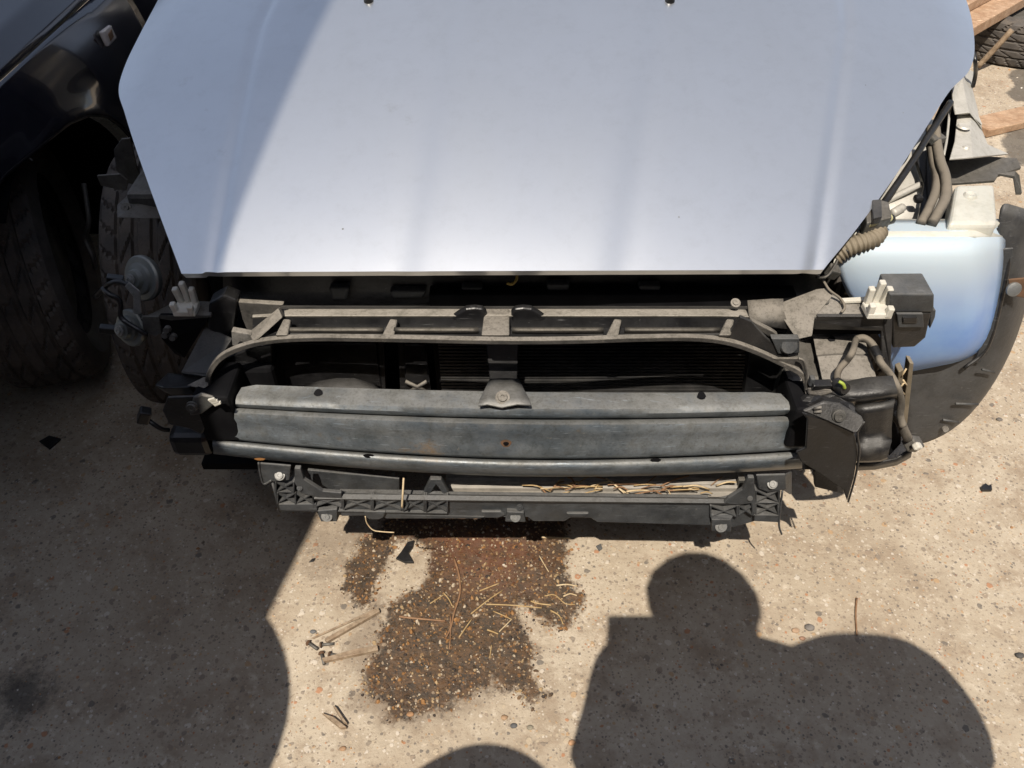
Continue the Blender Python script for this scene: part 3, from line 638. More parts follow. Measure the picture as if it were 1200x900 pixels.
# right block
plate('block_back', LP([(830, 592), (862, 584), (882, 570), (886, 572), (915, 574), (913, 611), (884, 611), (860, 618), (832, 616)], .014), (0, .012, 0), m_grey, lo)
plate('strut', LP([(877, 560), (884, 560), (886, 600), (883, 606), (880, 590), (866, 592), (848, 590), (854, 584), (870, 574)], -.004), (0, .008, 0), m_grey, lo)
bolt('rivet', P(879, 584, yl(879) - .006), (0, -.8, .5), .003, m_grey, lo)
plate('block_sill', LP([(884, 603.5), (914, 604), (914, 612.5), (884, 611)], -.002), (0, .016, 0), m_grey, lo)
tube('block_edge', LP([(917, 575), (914, 600), (913, 616), (916, 626)], -.002), .0018, m_grey, lo, seg=6)
plate('lug', LP([(886, 557), (921, 556), (922, 574), (900, 577), (889, 573)], -.004), (0, .004, 0), m_grey, lo, bevel=.003)
plate('lug_ear', [P(921, 556, yl(921) - .004), P(928, 553, yl(928) + .02), P(928, 577, yl(928) + .02), P(926, 580, yl(928) + .015), P(918, 575, yl(921) - .004)], (0, .003, 0), m_grey, lo)
bolt('screw', P(905, 567, yl(905) - .005), (0, -.7, .7), .0062, m_zinc, lo, 1.4)
plate('screw_lug', LP([(834, 609), (857, 609), (857, 623.5), (834, 622.5)], -.004), (0, .012, 0), m_grey, lo)
plate('lug_shelf', [P(832, 602, yl(830) + .002), P(861, 602, yl(860) + .002), P(857, 609, yl(850) - .004), P(834, 609, yl(850) - .004)], (0, .003, -.002), m_grey, lo)
bolt('screw', P(845, 617, yl(845) - .005), (0, -.8, .5), .0056, m_zinc, lo, 1.9)
# centre lug and tabs
plate('screw_lug', LP([(594, 600), (614, 601), (616, 612), (592, 611.5)], -.001), (0, .01, 0), m_grey, lo)
bolt('screw', P(604, 606, yl(604) - .002), (0, -.8, .5), .0045, m_zinc, lo, 2)
bolt('rivet', P(609, 595, yl(609) + .004), (0, -.9, .3), .0038, m_grey, lo)
plate('tab', LP([(426, 599.5), (452, 600), (449, 607), (444, 609), (433, 609), (428, 605)], -.001), (0, .006, 0), m_grey, lo)
plate('tab', LP([(564, 600), (587, 600), (592, 604), (584, 607), (568, 607)], .001), (0, .006, 0), m_grey, lo)
plate('tab', LP([(664, 602), (690, 602), (686, 606), (668, 606)], .001), (0, .006, 0), m_grey, lo)
# behind the support: deflector and dusty condenser foot
plate('air_deflector', PS([(360, 551), (468, 561), (468, 582), (398, 579), (371, 576)], y=.955), (0, .006, 0), m_grey, lo)
vsx, fsx = [], []
for k in range(7):
    y0 = .962 + k * .009; b = len(vsx)
    for (x, y, zz) in ((-.12, y0, .326), (.41, y0, .326), (.41, y0 + .005, .329), (-.12, y0 + .005, .329), (-.12, y0, .316), (.41, y0, .316), (.41, y0 + .005, .316), (-.12, y0 + .005, .316)): vsx.append((x, y, zz))
    fsx += [tuple(b + i for i in q) for q in ((0, 1, 2, 3), (0, 4, 5, 1), (2, 6, 7, 3), (0, 3, 7, 4), (1, 5, 6, 2))]
fo = mk('condenser_foot', vsx, fsx, m_fin2, cond)
plate('condenser_tray', [(-.12, .935, .317), (.42, .935, .317), (.42, 1.09, .317), (-.12, 1.09, .317)], (0, 0, -.006), m_fin2, lo)
plate('tray_end', LP([(866, 563), (874, 563), (872, 582), (864, 582)], .05), (0, .01, 0), m_gmetal, lo)
plate('cross_brace', LP([(496, 578), (504, 562), (517, 562), (528, 583), (522, 583), (511, 568), (502, 582)], .02), (0, .01, 0), m_grey, lo)
box('undertray', (0, 1.4, .23), (.9, .5, .01), m_void, car)

# ---- left front corner (in shade)
plate('chassis_strut', [P(240, 381, 1.06), P(273, 396, 1.04), P(246, 436, .985), P(241, 441, .975), P(211, 437, 1.0)], (0, .01, -.02), m_black, car, bevel=.003)
mp = bpy.data.objects.new('bumper_mount', None); C.objects.link(mp); par(mp, car); ORG['bumper_mount'] = Vector((0, 0, 0)); mp.matrix_parent_inverse = Matrix.Translation(-ORG[car.name])
plate('mount_cap', [P(180, 451, .985), P(196, 436, 1.02), P(241, 441, .995), P(244, 445, .985), P(220, 454, .965), P(190, 455, .975)], (0, .02, -.035), m_black2, mp, bevel=.004)
plate('mount_lip', [P(218, 452, .972), P(242, 440, .98), P(244, 452, .966), P(238, 456, .962)], (0, .004, -.003), m_ctone, mp)
plate('mount_plate', PS([(228, 465), (236, 461), (261, 471), (248, 484), (241, 503), (236, 510), (222, 503), (198, 498), (190, 482), (196, 466)], y=.94), (0, .006, 0), m_black, mp, bevel=.003)
plate('mount_flange', [P(226, 466, .935), P(236, 462, .935), P(250, 466, .93), P(252, 474, .928), P(236, 486, .928), P(222, 488, .93)], (0, .006, 0), m_gmetal, mp, bevel=.003)
bolt('bolt', P(225, 477, .928), (0, -1, .2), .0075, m_gmetal, mp, 1.3)
for k in range(3):
    plate('torn_clip', [P(243 + 3 * k, 469 + 2.5 * k, .92), P(250 + 4 * k, 467 + 2 * k, .915), P(253 + 3 * k, 470 + 2 * k, .915), P(246 + 3 * k, 472 + 2.4 * k, .92)], (0, .004, 0), m_white, mp, bevel=.001)
box('beam_end', P(232, 500, 1.0), (.07, .10, .05), m_black2, car, bevel=.012)
box('chassis_leg', (-.46, 1.35, .50), (.12, .65, .12), m_void, car, bevel=.01)
box('beam_bracket', P(262, 470, .985), (.06, .09, .10), m_void, car, bevel=.006)
cn = box('loose_connector', P(169, 487, .97), (.019, .02, .026), m_black2, car, rot=(0, .5, .3), bevel=.003)
tube('lead', [P(172, 491, .97), P(180, 497, .965), P(190, 503, .965), P(198, 504, .97)], .004, m_black2, cn)
# headlamp arm with horns and clip
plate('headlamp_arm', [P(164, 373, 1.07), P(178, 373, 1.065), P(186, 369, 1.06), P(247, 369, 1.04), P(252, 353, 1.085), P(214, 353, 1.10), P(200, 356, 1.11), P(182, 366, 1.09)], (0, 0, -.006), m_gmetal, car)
plate('arm_web', [P(166, 371, 1.066), P(186, 371, 1.058), P(190, 390, 1.06), P(182, 395, 1.06), P(168, 388, 1.066)], (0, .004, 0), m_gmetal, car)
plate('arm_skirt', [P(186, 371, 1.06), P(246, 371, 1.045), P(238, 384, 1.05), P(216, 420, 1.08), P(205, 415, 1.12), P(190, 396, 1.07)], (0, .01, 0), m_void, car)
for (u, v) in ((196, 386), (194, 392), (203, 395)):
    lathe('nut', [(0, .006), (.005, .006), (.006, -.004)], P(u, v, 1.04), (0, -1, .3), m_gmetal, car, seg=12)
def clip(c, s, parent, mat):
    cl = bpy.data.objects.new('lamp_clip', None); C.objects.link(cl); par(cl, parent); ORG[cl.name] = Vector((0, 0, 0)); cl.matrix_parent_inverse = Matrix.Translation(-ORG[parent.name])
    c = Vector(c)
    box('clip_base', c + Vector((0, .0, .002)), (.036 * s, .03 * s, .010 * s), mat, cl, bevel=.002)
    for dx, dy, h in ((-.014, -.01, .022), (.012, -.012, .018), (-.012, .012, .036), (.012, .012, .036), (0, .014, .046)):
        box('prong', c + Vector((dx * s, dy * s, h * s / 2)), (.009 * s, .010 * s, h * s), mat, cl, rot=(.12, dx * 6, 0), bevel=.002)
    return cl
clip(P(219, 363, 1.06), 1.0, car, m_white)
m_horn = M('horn_zinc', (.20, .22, .215), (.13, .145, .14), 20, rough=.33, metal=.6, dust=.3)
def horn(u, v, y, r):
    ax = Vector((-.42, -.80, .42)).normalized(); c = P(u, v, y)
    h = lathe('horn', [(0, .026), (.006, .026), (.008, .022), (.015, .021), (.017, .013), (r * .66, .011), (r * .70, .006), (r * .93, .005), (r, .002), (r, -.004), (r * .95, -.008), (r * .6, -.014), (0, -.016)], c, ax, m_horn, car, seg=48)
    bolt('horn_bolt', c + ax * .025, ax, .006, m_zinc, h)
    box('horn_plug', c + ax * .008 + Vector((-r * .95, -.004, .002)), (.026, .014, .012), m_black2, h, rot=(0, .3, .2), bevel=.002)
horn(167, 326, 1.12, .038); horn(154, 384, 1.085, .032)
plate('horn_strap', [P(146, 336, 1.075), P(151, 331, 1.075), P(164, 342, 1.068), P(166, 368, 1.062), P(156, 368, 1.062), P(156, 348, 1.068)], (0, .003, 0), m_zinc, car)
tube('horn_lead', [P(120, 338, 1.09), P(128, 345, 1.08), P(140, 352, 1.08), P(142, 372, 1.07), P(160, 385, 1.06), P(172, 392, 1.06)], .0045, m_black2, car)
tube('horn_lead', [P(112, 348, 1.1), P(126, 334, 1.09), P(138, 330, 1.085), P(150, 334, 1.08)], .004, m_black2, car)
# wing rail and bracket above the left wheel
plate('wing_bracket', [P(137, 240, 1.30), P(150, 228, 1.34), P(182, 226, 1.34), P(188, 256, 1.28), P(137, 255, 1.26)], (0, .006, -.004), m_gmetal, car)
bolt('bolt', P(148, 244, 1.29), (0, -1, 1), .006, m_gmetal, car)
plate('wing_bracket', PS([(133, 176), (142, 163), (152, 162), (160, 196), (170, 220), (150, 215), (136, 200)], y=1.5), (0, .006, 0), m_gmetal, car)
plate('wing_tab', PS([(113, 206), (140, 204), (150, 212), (148, 224), (118, 218)], y=1.45), (0, .005, 0), m_gmetal, car)
box('inner_wing', (-.60, 1.75, .56), (.04, .75, .34), m_void, car, bevel=.01)
box('wing_rail', (-.655, 1.68, .70), (.07, .75, .05), m_gmetal, car, bevel=.01)
wl = wheel(car, (-.785, 1.64, .31), steer=R(7), camber=R(2)); fix_child_empty(wl, car)
wl.location = Vector((-.785, 1.64, .31))

# ---- right front corner (sunlit)
zc = .585
def lr(v, ua, ub, y, n=6): return [P(ua + (ub - ua) * k / n, v - 2 * math.sin(k / n * 3.14), y) for k in range(n + 1)]
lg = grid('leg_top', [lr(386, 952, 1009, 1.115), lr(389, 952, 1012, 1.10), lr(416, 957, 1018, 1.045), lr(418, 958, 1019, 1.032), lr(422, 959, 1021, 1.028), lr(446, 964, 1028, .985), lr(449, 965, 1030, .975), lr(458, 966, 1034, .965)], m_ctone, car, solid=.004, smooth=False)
grid('leg_cover', [PS([(955, 452), (985, 448), (1015, 442), (1046, 440)], y=.975), PS([(985, 464), (1005, 461), (1030, 458), (1051, 455)], y=.948), PS([(995, 470), (1010, 468), (1032, 465), (1052, 461)], y=.942), PS([(1000, 474), (1014, 472), (1034, 469), (1051, 466)], y=.955)], m_black, car, solid=.006)
grid('leg_front', [PS([(1002, 474), (1016, 472), (1034, 470), (1049, 467)], y=.957), PS([(1003, 480), (1017, 478), (1034, 475), (1048, 472)], y=.945), PS([(1007, 487), (1018, 485), (1034, 482), (1047, 479)], y=.942), PS([(1006, 506), (1018, 505), (1032, 503), (1045, 501)], y=.95), PS([(1004, 518), (1018, 518), (1032, 516), (1045, 514)], y=.952), PS([(1004, 520), (1018, 520), (1032, 519), (1045, 517)], y=.943), PS([(1004, 540), (1018, 540), (1032, 539), (1040, 536)], y=.945), PS([(1004, 542), (1018, 542), (1032, 541), (1040, 538)], y=.97)], m_black, car, solid=.006)
box('chassis_leg', (.52, 1.3, .49), (.13, .6, .13), m_gmetal, car, bevel=.01)
box('beam_bracket', P(935, 478, .985), (.05, .10, .09), m_void, car, bevel=.006)
lathe('leg_hole', [(0, .0005), (.006, .0005), (.0065, -.003)], P(974, 398, 1.079) + Vector((0, -.001, .002)), (0, -.4, 1), m_void, car, seg=14)
# big black bracket plate beside the beam
bp_ = bpy.data.objects.new('bumper_bracket', None); C.objects.link(bp_); par(bp_, car); ORG['bumper_bracket'] = Vector((0, 0, 0)); bp_.matrix_parent_inverse = Matrix.Translation(-ORG[car.name])
plate('bracket_plate', PS([(940, 484), (968, 492), (1001, 507), (1006, 530), (1001, 560), (993, 588), (988, 574), (962, 556), (938, 541), (933, 530), (944, 525), (946, 492)], y=.888), (0, .005, 0), m_black2, bp_, bevel=.002)
plate('bracket_flange', [P(941, 482, .892), P(966, 471, .902), P(985, 474, .900), P(1010, 489, .887), P(1013, 495, .882), P(1005, 506, .872), P(1001, 508, .871), P(968, 493, .883)], (0, .005, 0), m_black, bp_, bevel=.002)
tube('bracket_edge', [P(1013, 494, .884), P(1005, 507, .88), P(1007, 530, .882), P(1002, 560, .888), P(994, 588, .898)], .0018, m_black, bp_, seg=6)
bolt('bolt', P(983, 487, .886), (0, -1, .4), .0085, m_gmetal, bp_, 1.25)
for k in range(2):
    tube('slot', [P(954 + 0 * k, 479 + 4 * k, .89), P(963, 477 + 5 * k, .887)], .0025, m_ctone, bp_, seg=6, n=0)
plate('bracket_foot', LP([(954, 553), (958, 548), (990, 566), (988, 579), (955, 571)], .03), (0, .01, 0), m_black, bp_)
plate('dark_web', [P(950, 462, .96), P(980, 463, .955), P(1003, 478, .93), P(1003, 486, .92), P(985, 474, .93), P(966, 470, .94), P(944, 483, .94), P(930, 478, .95)], (0, .01, 0), m_black2, car)
# wiring on the leg
hn = tube('wiring_loom', [P(1003, 397, z=.6), P(999, 412, .99), P(992, 423, .985), P(984, 432, .98), P(981, 441, .975), P(983, 452, .968), P(978, 455, .965)], .0055, m_cable, car, seg=10)
tube('wiring_branch', [P(1002, 398, z=.6), P(1012, 396, z=.605), P(1022, 403, z=.6), P(1029, 416, z=.595), P(1032, 425, .995), P(1044, 440, .985), P(1052, 455, .97), P(1056, 470, .97), P(1055, 486, .965), P(1058, 500, .955)], .006, m_cable, hn, seg=10)
tube('tape_wrap', [P(1024, 408, z=.6), P(1028, 416, z=.597), P(1031, 422, z=.594)], .008, m_black2, hn, seg=10)
plug = box('plug', P(962, 451, .965), (.032, .014, .013), m_black2, hn, rot=(.2, .05, .1), bevel=.002)
box('plug_lock', P(951, 446, .968), (.008, .012, .016), m_grey, plug, bevel=.002)
lathe('plug_end', [(0, .01), (.009, .01), (.0105, .006), (.0105, -.012)], P(986, 453, .955), (.4, -1, .3), m_black2, hn, seg=16)
tube('plug_seal', [P(983, 447, .945), P(988, 450, .942), P(990, 455, .942)], .0028, M('lime_seal', (.32, .40, .06)), hn, seg=6)
plate('tray_lip', [P(946, 454, .962), P(974, 456, .958), P(976, 460, .955), P(962, 464, .955), P(948, 462, .958)], (0, .002, -.004), m_dusty, car)
# upper arm
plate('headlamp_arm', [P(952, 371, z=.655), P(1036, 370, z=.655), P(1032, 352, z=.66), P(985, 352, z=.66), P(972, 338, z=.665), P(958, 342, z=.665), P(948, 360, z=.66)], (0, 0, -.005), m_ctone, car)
plate('arm_skirt', [P(958, 371, 1.04), P(1036, 371, 1.04), P(1046, 372, 1.04), P(1044, 432, 1.02), P(1033, 430, 1.02), P(1033, 388, 1.04), P(954, 386, 1.06), P(951, 377, 1.05)], (0, .008, 0), m_black, car)
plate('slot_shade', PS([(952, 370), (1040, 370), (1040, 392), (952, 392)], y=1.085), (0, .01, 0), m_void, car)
lathe('orange_stud', [(0, .010), (.005, .009), (.006, .004), (.004, .002), (.008, 0), (.008, -.002)], P(965, 348, z=.664), (0, -.2, 1), m_orange, car, seg=16)
lathe('stud_base', [(0, .003), (.0075, .003), (.008, -.001)], P(966, 353, z=.662), (0, -.2, 1), m_gmetal, car, seg=16)
tube('release_cable', [P(945, 316, z=.69), P(962, 326, z=.685), P(972, 340, z=.68), P(985, 350, z=.67), P(990, 360, z=.666), P(986, 366, z=.664)], .0022, m_cable, car)
plate('lamp_bar', [P(985, 349, z=.668), P(1030, 346, z=.67), P(1031, 351, z=.668), P(986, 353, z=.667)], (0, 0, -.006), m_white, car)
clip(P(1027, 365, z=.668), 1.08, car, m_white)
# ribbed air box and bay clutter behind
rows_ = []
for k in range(15):
    v = 303 + k * 3.0; rows_.append([P(1005 - k * 1.1, v, 1.15 - .004 * (k % 2)), P(1012, v - 1, 1.14 - .004 * (k % 2)), P(1020 + k * .1, v, 1.15 - .004 * (k % 2))])
grid('ribbed_air_box', rows_, m_ctone, car, solid=.004, smooth=False)
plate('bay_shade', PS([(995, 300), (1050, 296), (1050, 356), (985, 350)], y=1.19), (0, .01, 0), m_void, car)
# relay box
rb = bpy.data.objects.new('relay_box', None); C.objects.link(rb); par(rb, car); ORG['relay_box'] = Vector((0, 0, 0)); rb.matrix_parent_inverse = Matrix.Translation(-ORG[car.name])
f0 = [P(1042, 345, 1.035), P(1095, 345, 1.035), P(1095, 366, 1.04), P(1042, 366, 1.04)]
b0 = [P(1031, 320, 1.10), P(1081, 319.5, 1.10)]
b1 = [b0[0] + Vector((.004, 0, -.06)), b0[1] + Vector((0.008, 0, -.06))]
mk('lid', f0 + [b0[0], b0[1], b1[1], b1[0]], [(0, 1, 2, 3), (0, 4, 5, 1), (4, 7, 6, 5), (1, 5, 6, 2), (0, 3, 7, 4), (3, 2, 6, 7)], m_grey, rb, bevel=.003)
f2 = [P(1045, 366, 1.042), P(1092, 366, 1.042), P(1085, 396, 1.045), P(1072, 407, 1.05), P(1046, 408, 1.05)]
plate('case', f2, (0, .05, .01), m_black, rb, bevel=.003)
plate('latch', [P(1051, 368, 1.034), P(1082, 368, 1.034), P(1083, 384, 1.036), P(1053, 384, 1.036)], (0, .006, 0), m_grey, rb)
plate('latch_slot', [P(1058, 372, 1.031), P(1075, 372, 1.031), P(1075, 379, 1.032), P(1058, 379, 1.032)], (0, .006, 0), m_black2, rb)
plate('side_clip', [P(1090, 362, 1.05), P(1097, 364, 1.05), P(1096, 372, 1.05), P(1090, 386, 1.05)], (0, .02, 0), m_grey, rb)
# washer bottle: bulging front, level shoulder and raised neck
wb = bpy.data.objects.new('washer_bottle', None); C.objects.link(wb); par(wb, car); ORG['washer_bottle'] = Vector((0, 0, 0)); wb.matrix_parent_inverse = Matrix.Translation(-ORG[car.name])
def brow(v, ua, ub, y, bul, n=12, tail=0):
    o = []
    for j in range(n + 1):
        s = j / n; o.append(P(ua + (ub - ua) * s, v(s) if callable(v) else v, y - bul * math.sin(math.pi * min(1, max(0, s))) ** .5 + (.06 * max(0, s - .86) / .14 if bul else 0)))
    return o
wr = [brow(262, 985, 1170, 1.235, 0), brow(270, 980, 1173, 1.205, .002), brow(279, 978, 1174, 1.175, .006), brow(287, 976, 1174, 1.158, .012), brow(298, 980, 1173, 1.15, .016), brow(325, 985, 1171, 1.148, .02), brow(355, 1000, 1167, 1.148, .02), brow(385, 1030, 1161, 1.15, .018),
      brow(lambda s: 408 - 2 * s, 1040, 1152, 1.155, .016), brow(lambda s: 424 - 8 * s, 1043, 1138, 1.16, .012), brow(lambda s: 434 - 14 * s, 1045, 1126, 1.17, .004), brow(lambda s: 436 - 15 * s, 1047, 1122, 1.195, 0)]
o = grid('tank', wr, m_bottle, wb, sub=1, solid=.006)
grid('shoulder', [brow(259, 1004, 1170, 1.243, 0), brow(261.5, 985, 1171, 1.235, 0), brow(270, 980, 1174, 1.203, .004), brow(279, 978, 1175, 1.172, .008)], m_bottle_w, wb, solid=.004)
nk = [P(1120, 216, z=.742), P(1166, 215, z=.742), P(1170, 262, z=.735), P(1112, 262, z=.735)]
mk('neck', nk + [p + Vector((0, 0, -.05)) for p in nk], [(0, 1, 2, 3), (4, 5, 6, 7), (0, 1, 5, 4), (1, 2, 6, 5), (2, 3, 7, 6), (3, 0, 4, 7)], m_bottle_w, wb, bevel=.008, seg=3)
lathe('neck_boss', [(0, .0006), (.006, .0015), (.0085, .0035), (.011, .001), (.012, -.002)], P(1137, 229, z=.741), (0, 0, 1), m_bottle_w, wb, seg=20)
tube('molded_rib', PS([(1117, 318), (1119, 350), (1117, 388)], y=1.1365), .0075, M('deep_blue_plastic', (.25, .40, .68), None, 7, rough=.4), wb, seg=10)
# arch liner
def lrow(pts): return [P(*p) for p in pts]
liner = grid('arch_liner', [lrow([(1050, 428, 1.19), (1090, 425, 1.19), (1130, 405, 1.20), (1160, 350, 1.21), (1172, 290, 1.22), (1171, 236, 1.24)]),
                    lrow([(1055, 450, 1.185), (1095, 450, 1.185), (1140, 428, 1.195), (1176, 360, 1.205), (1187, 295, 1.22), (1186, 240, 1.24)]),
                    lrow([(1060, 480, 1.18), (1100, 485, 1.185), (1150, 455, 1.20), (1188, 380, 1.21), (1198, 315, 1.225), (1203, 245, 1.25)]),
                    lrow([(1062, 505, 1.18), (1100, 508, 1.185), (1145, 480, 1.21), (1186, 415, 1.235), (1204, 345, 1.25), (1214, 250, 1.27)]),
                    lrow([(1062, 524, 1.18), (1094, 518, 1.19), (1136, 492, 1.23), (1178, 432, 1.27), (1206, 360, 1.29), (1222, 252, 1.31)])], m_liner, car, sub=2, solid=.004)
plate('liner_clip', [P(1182, 328, 1.19), P(1202, 326, 1.19), P(1202, 350, 1.19), P(1183, 346, 1.19)], (0, .004, 0), m_rust, liner)
lathe('liner_washer', [(0, .004), (.008, .004), (.013, .002), (.013, -.002)], P(1188, 339, 1.185), (0, -1, .3), m_zinc, liner, seg=20)
lathe('liner_stud', [(0, .002), (.006, .002), (.007, -.002)], P(1108, 503, 1.18), (0, -1, .5), m_ctone, liner, seg=14)
for (a, b) in (((1151, 433, 1.18), (1165, 437, 1.195)), ((1120, 473, 1.178), (1146, 474, 1.195)), ((1105, 492, 1.181), (1123, 495, 1.19))):
    tube('liner_crease', [P(*a), P(*b)], .0026, m_grey, liner, seg=6, n=0)
tube('liner_rib', [P(1183, 293, 1.21), P(1178, 330, 1.20), P(1158, 405, 1.19), P(1130, 432, 1.18)], .004, m_black, liner, seg=6)
plate('liner_flange', [P(1175, 292, 1.205), P(1188, 291, 1.205), P(1180, 340, 1.2), P(1165, 385, 1.19), P(1150, 425, 1.185), P(1142, 425, 1.185), P(1162, 370, 1.195)], (0, .004, 0), m_grey, liner)
# rusty strips with straw, mud and a torn plug at the beam's end
plate('edge_strip', PS([(1066, 425), (1071, 426), (1063, 500), (1057, 510), (1056, 498)], y=1.05), (0, .02, 0), m_corr, car)
plate('edge_strip', PS([(1053, 436), (1059, 433), (1057, 480), (1051, 520), (1047, 515)], y=1.03), (0, .02, 0), m_corr, car)
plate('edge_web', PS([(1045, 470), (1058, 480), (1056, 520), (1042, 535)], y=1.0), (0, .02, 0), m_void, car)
box('torn_plug', P(1070, 520, .975), (.028, .022, .022), m_gmetal, car, rot=(.3, .5, .4), bevel=.003)
box('plug_core', P(1075, 523, .955), (.014, .012, .012), m_white, car, rot=(.3, .5, .4), bevel=.003)
tube('hose_end', [P(1047, 484, .985), P(1055, 495, .975), P(1060, 506, .97), P(1064, 514, .97)], .008, m_cable, car)
grid('under_flap', [PS([(1003, 542), (1025, 541), (1050, 536), (1068, 524)], y=.985), PS([(1003, 549), (1025, 548), (1050, 543), (1066, 534)], y=1.0)], m_black, car, solid=.004)
# inner wing, pipes, lamp plug and upper rail
inn = grid('inner_wing', [[P(980, 262, z=.64), P(1040, 262, z=.66), P(1085, 262, z=.66), P(1120, 262, z=.62)], [P(1000, 236, z=.66), P(1045, 225, z=.68), P(1085, 214, z=.68), P(1115, 210, z=.62)], [P(1030, 205, z=.67), P(1060, 185, z=.69), P(1085, 175, z=.69), P(1108, 175, z=.64)], [P(1050, 170, z=.69), P(1072, 150, z=.71), P(1090, 140, z=.71), P(1108, 140, z=.68)]], m_silver_in, car, solid=.004)
tube('swage', [P(1036, 237, z=.677), P(1060, 225, z=.687), P(1083, 214, z=.69)], .006, m_silver_in, inn, seg=8)
tube('swage', [P(1046, 250, z=.672), P(1058, 243, z=.675)], .008, m_silver_in, inn, seg=8)
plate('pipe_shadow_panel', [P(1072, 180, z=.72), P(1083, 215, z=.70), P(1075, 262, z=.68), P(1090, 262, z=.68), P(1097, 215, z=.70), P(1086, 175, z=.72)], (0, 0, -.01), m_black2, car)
tube('brake_pipe', [P(1090, 150, z=.76), P(1092, 175, z=.75), P(1094, 190, z=.745), P(1098, 205, z=.74), P(1096, 225, z=.735), P(1088, 245, z=.73), P(1079, 262, z=.72)], .008, m_cable, car, seg=10)
tube('brake_pipe', [P(1096, 150, z=.775), P(1098, 170, z=.76), P(1102, 190, z=.755), P(1108, 208, z=.75), P(1108, 230, z=.74), P(1100, 248, z=.735), P(1092, 262, z=.725)], .009, m_cable, car, seg=10)
tube('brake_pipe', [P(1086, 160, z=.75), P(1090, 185, z=.745), P(1096, 200, z=.74), P(1100, 215, z=.735)], .004, m_black2, car, seg=8)
box('pipe_clip', P(1097, 163, z=.765), (.035, .018, .014), m_gmetal, car, rot=(.2, .1, .5), bevel=.003)
box('pipe_clip', P(1076, 233, z=.70), (.016, .016, .014), m_black2, car, bevel=.005)
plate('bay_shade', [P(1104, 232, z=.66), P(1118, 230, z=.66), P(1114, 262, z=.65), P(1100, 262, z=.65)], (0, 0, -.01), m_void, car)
grid('wing_rail', [[P(1120, 84, z=.80), P(1132, 78, z=.80), P(1141, 84, z=.78)], [P(1116, 102, z=.80), P(1128, 92, z=.80), P(1140, 105, z=.77)], [P(1117, 120, z=.785), P(1132, 116, z=.785), P(1146, 128, z=.75)], [P(1120, 134, z=.78), P(1136, 132, z=.78), P(1149, 148, z=.74)], [P(1123, 135, z=.765), P(1138, 134, z=.765), P(1152, 155, z=.72)], [P(1119, 165, z=.76), P(1138, 160, z=.76), P(1158, 170, z=.715)], [P(1113, 186, z=.755), P(1140, 184, z=.755), P(1182, 180, z=.70)]], m_silver_in, car, solid=.004, smooth=False, bevel=.003)
lathe('rail_dimple', [(.0, .0015), (.006, .001), (.010, .002), (.013, -.001)], P(1130, 148, z=.768), (0, 0, 1), m_silver_in, car, seg=20)
lathe('rail_dimple', [(.0, .004), (.005, .003), (.008, -.001)], P(1132, 173, z=.757), (0, 0, 1), m_silver_in, car, seg=20)
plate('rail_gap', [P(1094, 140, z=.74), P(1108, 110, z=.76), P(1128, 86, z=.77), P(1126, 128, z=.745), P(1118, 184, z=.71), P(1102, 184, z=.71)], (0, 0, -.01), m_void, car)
tube('rail_pinch_edge', [P(1114, 118, z=.765), P(1110, 160, z=.755), P(1106, 182, z=.75)], .0025, m_silver_in, car, seg=6)
plate('splash_shield', [P(1106, 188, z=.70), P(1145, 182, z=.70), P(1192, 185, z=.69), P(1197, 196, z=.68), P(1170, 205, z=.69), P(1166, 211, z=.69), P(1110, 215, z=.69)], (0, 0, -.006), m_gmetal, car)
plate('shield_hook', [P(1170, 203, z=.695), P(1190, 200, z=.695), P(1195, 205, z=.69), P(1198, 226, z=.66), P(1191, 226, z=.66), P(1188, 207, z=.69)], (0, 0, -.005), m_gmetal, car)
tube('seal_strip', [P(1141, 62, z=.85), P(1143, 74, z=.835), P(1143, 88, z=.80), P(1140, 102, z=.775)], .004, m_black2, car, seg=8)
tube('bonnet_shade_strip', [P(u + 6, v + 4, z=on_bonnet(u, v).z - .03) for u, v in ((985, 292), (1004, 268), (1025, 240), (1045, 212), (1064, 184), (1080, 158), (1096, 134), (1108, 116))], .006, m_black2, car, seg=8)  # black strip standing in for the bonnet's shadow over the inner wing
# headlamp plug and its ribbed sleeve
hp = bpy.data.objects.new('headlamp_plug', None); C.objects.link(hp); par(hp, car); ORG['headlamp_plug'] = Vector((0, 0, 0)); hp.matrix_parent_inverse = Matrix.Translation(-ORG[car.name])
plate('shell', [P(1014, 246, z=.77), P(1026, 232, z=.775), P(1042, 236, z=.775), P(1046, 255, z=.765), P(1016, 262, z=.762)], (0, .004, -.03), m_gmetal, hp, bevel=.003)
plate('lever', [P(1022, 234, z=.782), P(1033, 233, z=.782), P(1034, 254, z=.774), P(1024, 256, z=.774)], (0, 0, -.012), m_black, hp)
tube('gasket', [P(1017, 262, z=.757), P(1030, 259, z=.757), P(1043, 255, z=.757)], .0065, m_yel, hp, seg=10)
tube('gasket_rim', [P(1015, 264, z=.748), P(1030, 261, z=.748), P(1045, 256.5, z=.748)], .0085, m_black2, hp, seg=10)
pts = catmull([P(1029, 270, z=.735), P(1022, 280, z=.73), P(1008, 285, z=.725), P(990, 292, z=.715), P(976, 302, z=.70)], 14)
v_, f_ = tube_geo(pts, lambda t: .0155 + .002 * math.sin(t * 2 * math.pi * 13), 14)
mk('ribbed_sleeve', v_, f_, m_corr, hp, smooth=True)
for k in range(4):
    tube('wire', [P(985 - k, 292 + k, z=.71), P(979 + k, 304, z=.705), P(976 - 2 * k, 314 + 3 * k, z=.70), P(966 - 3 * k, 326, z=.69)], .002, (m_white, m_gmetal, m_black2, m_gmetal)[k], hp, seg=6)
box('wire_block', P(975, 318, z=.69), (.02, .02, .02), m_gmetal, hp, rot=(.3, .4, .2), bevel=.003)
wr_ = wheel(car, (.80, 1.62, .31), steer=R(-9), camber=R(0)); fix_child_empty(wr_, car)

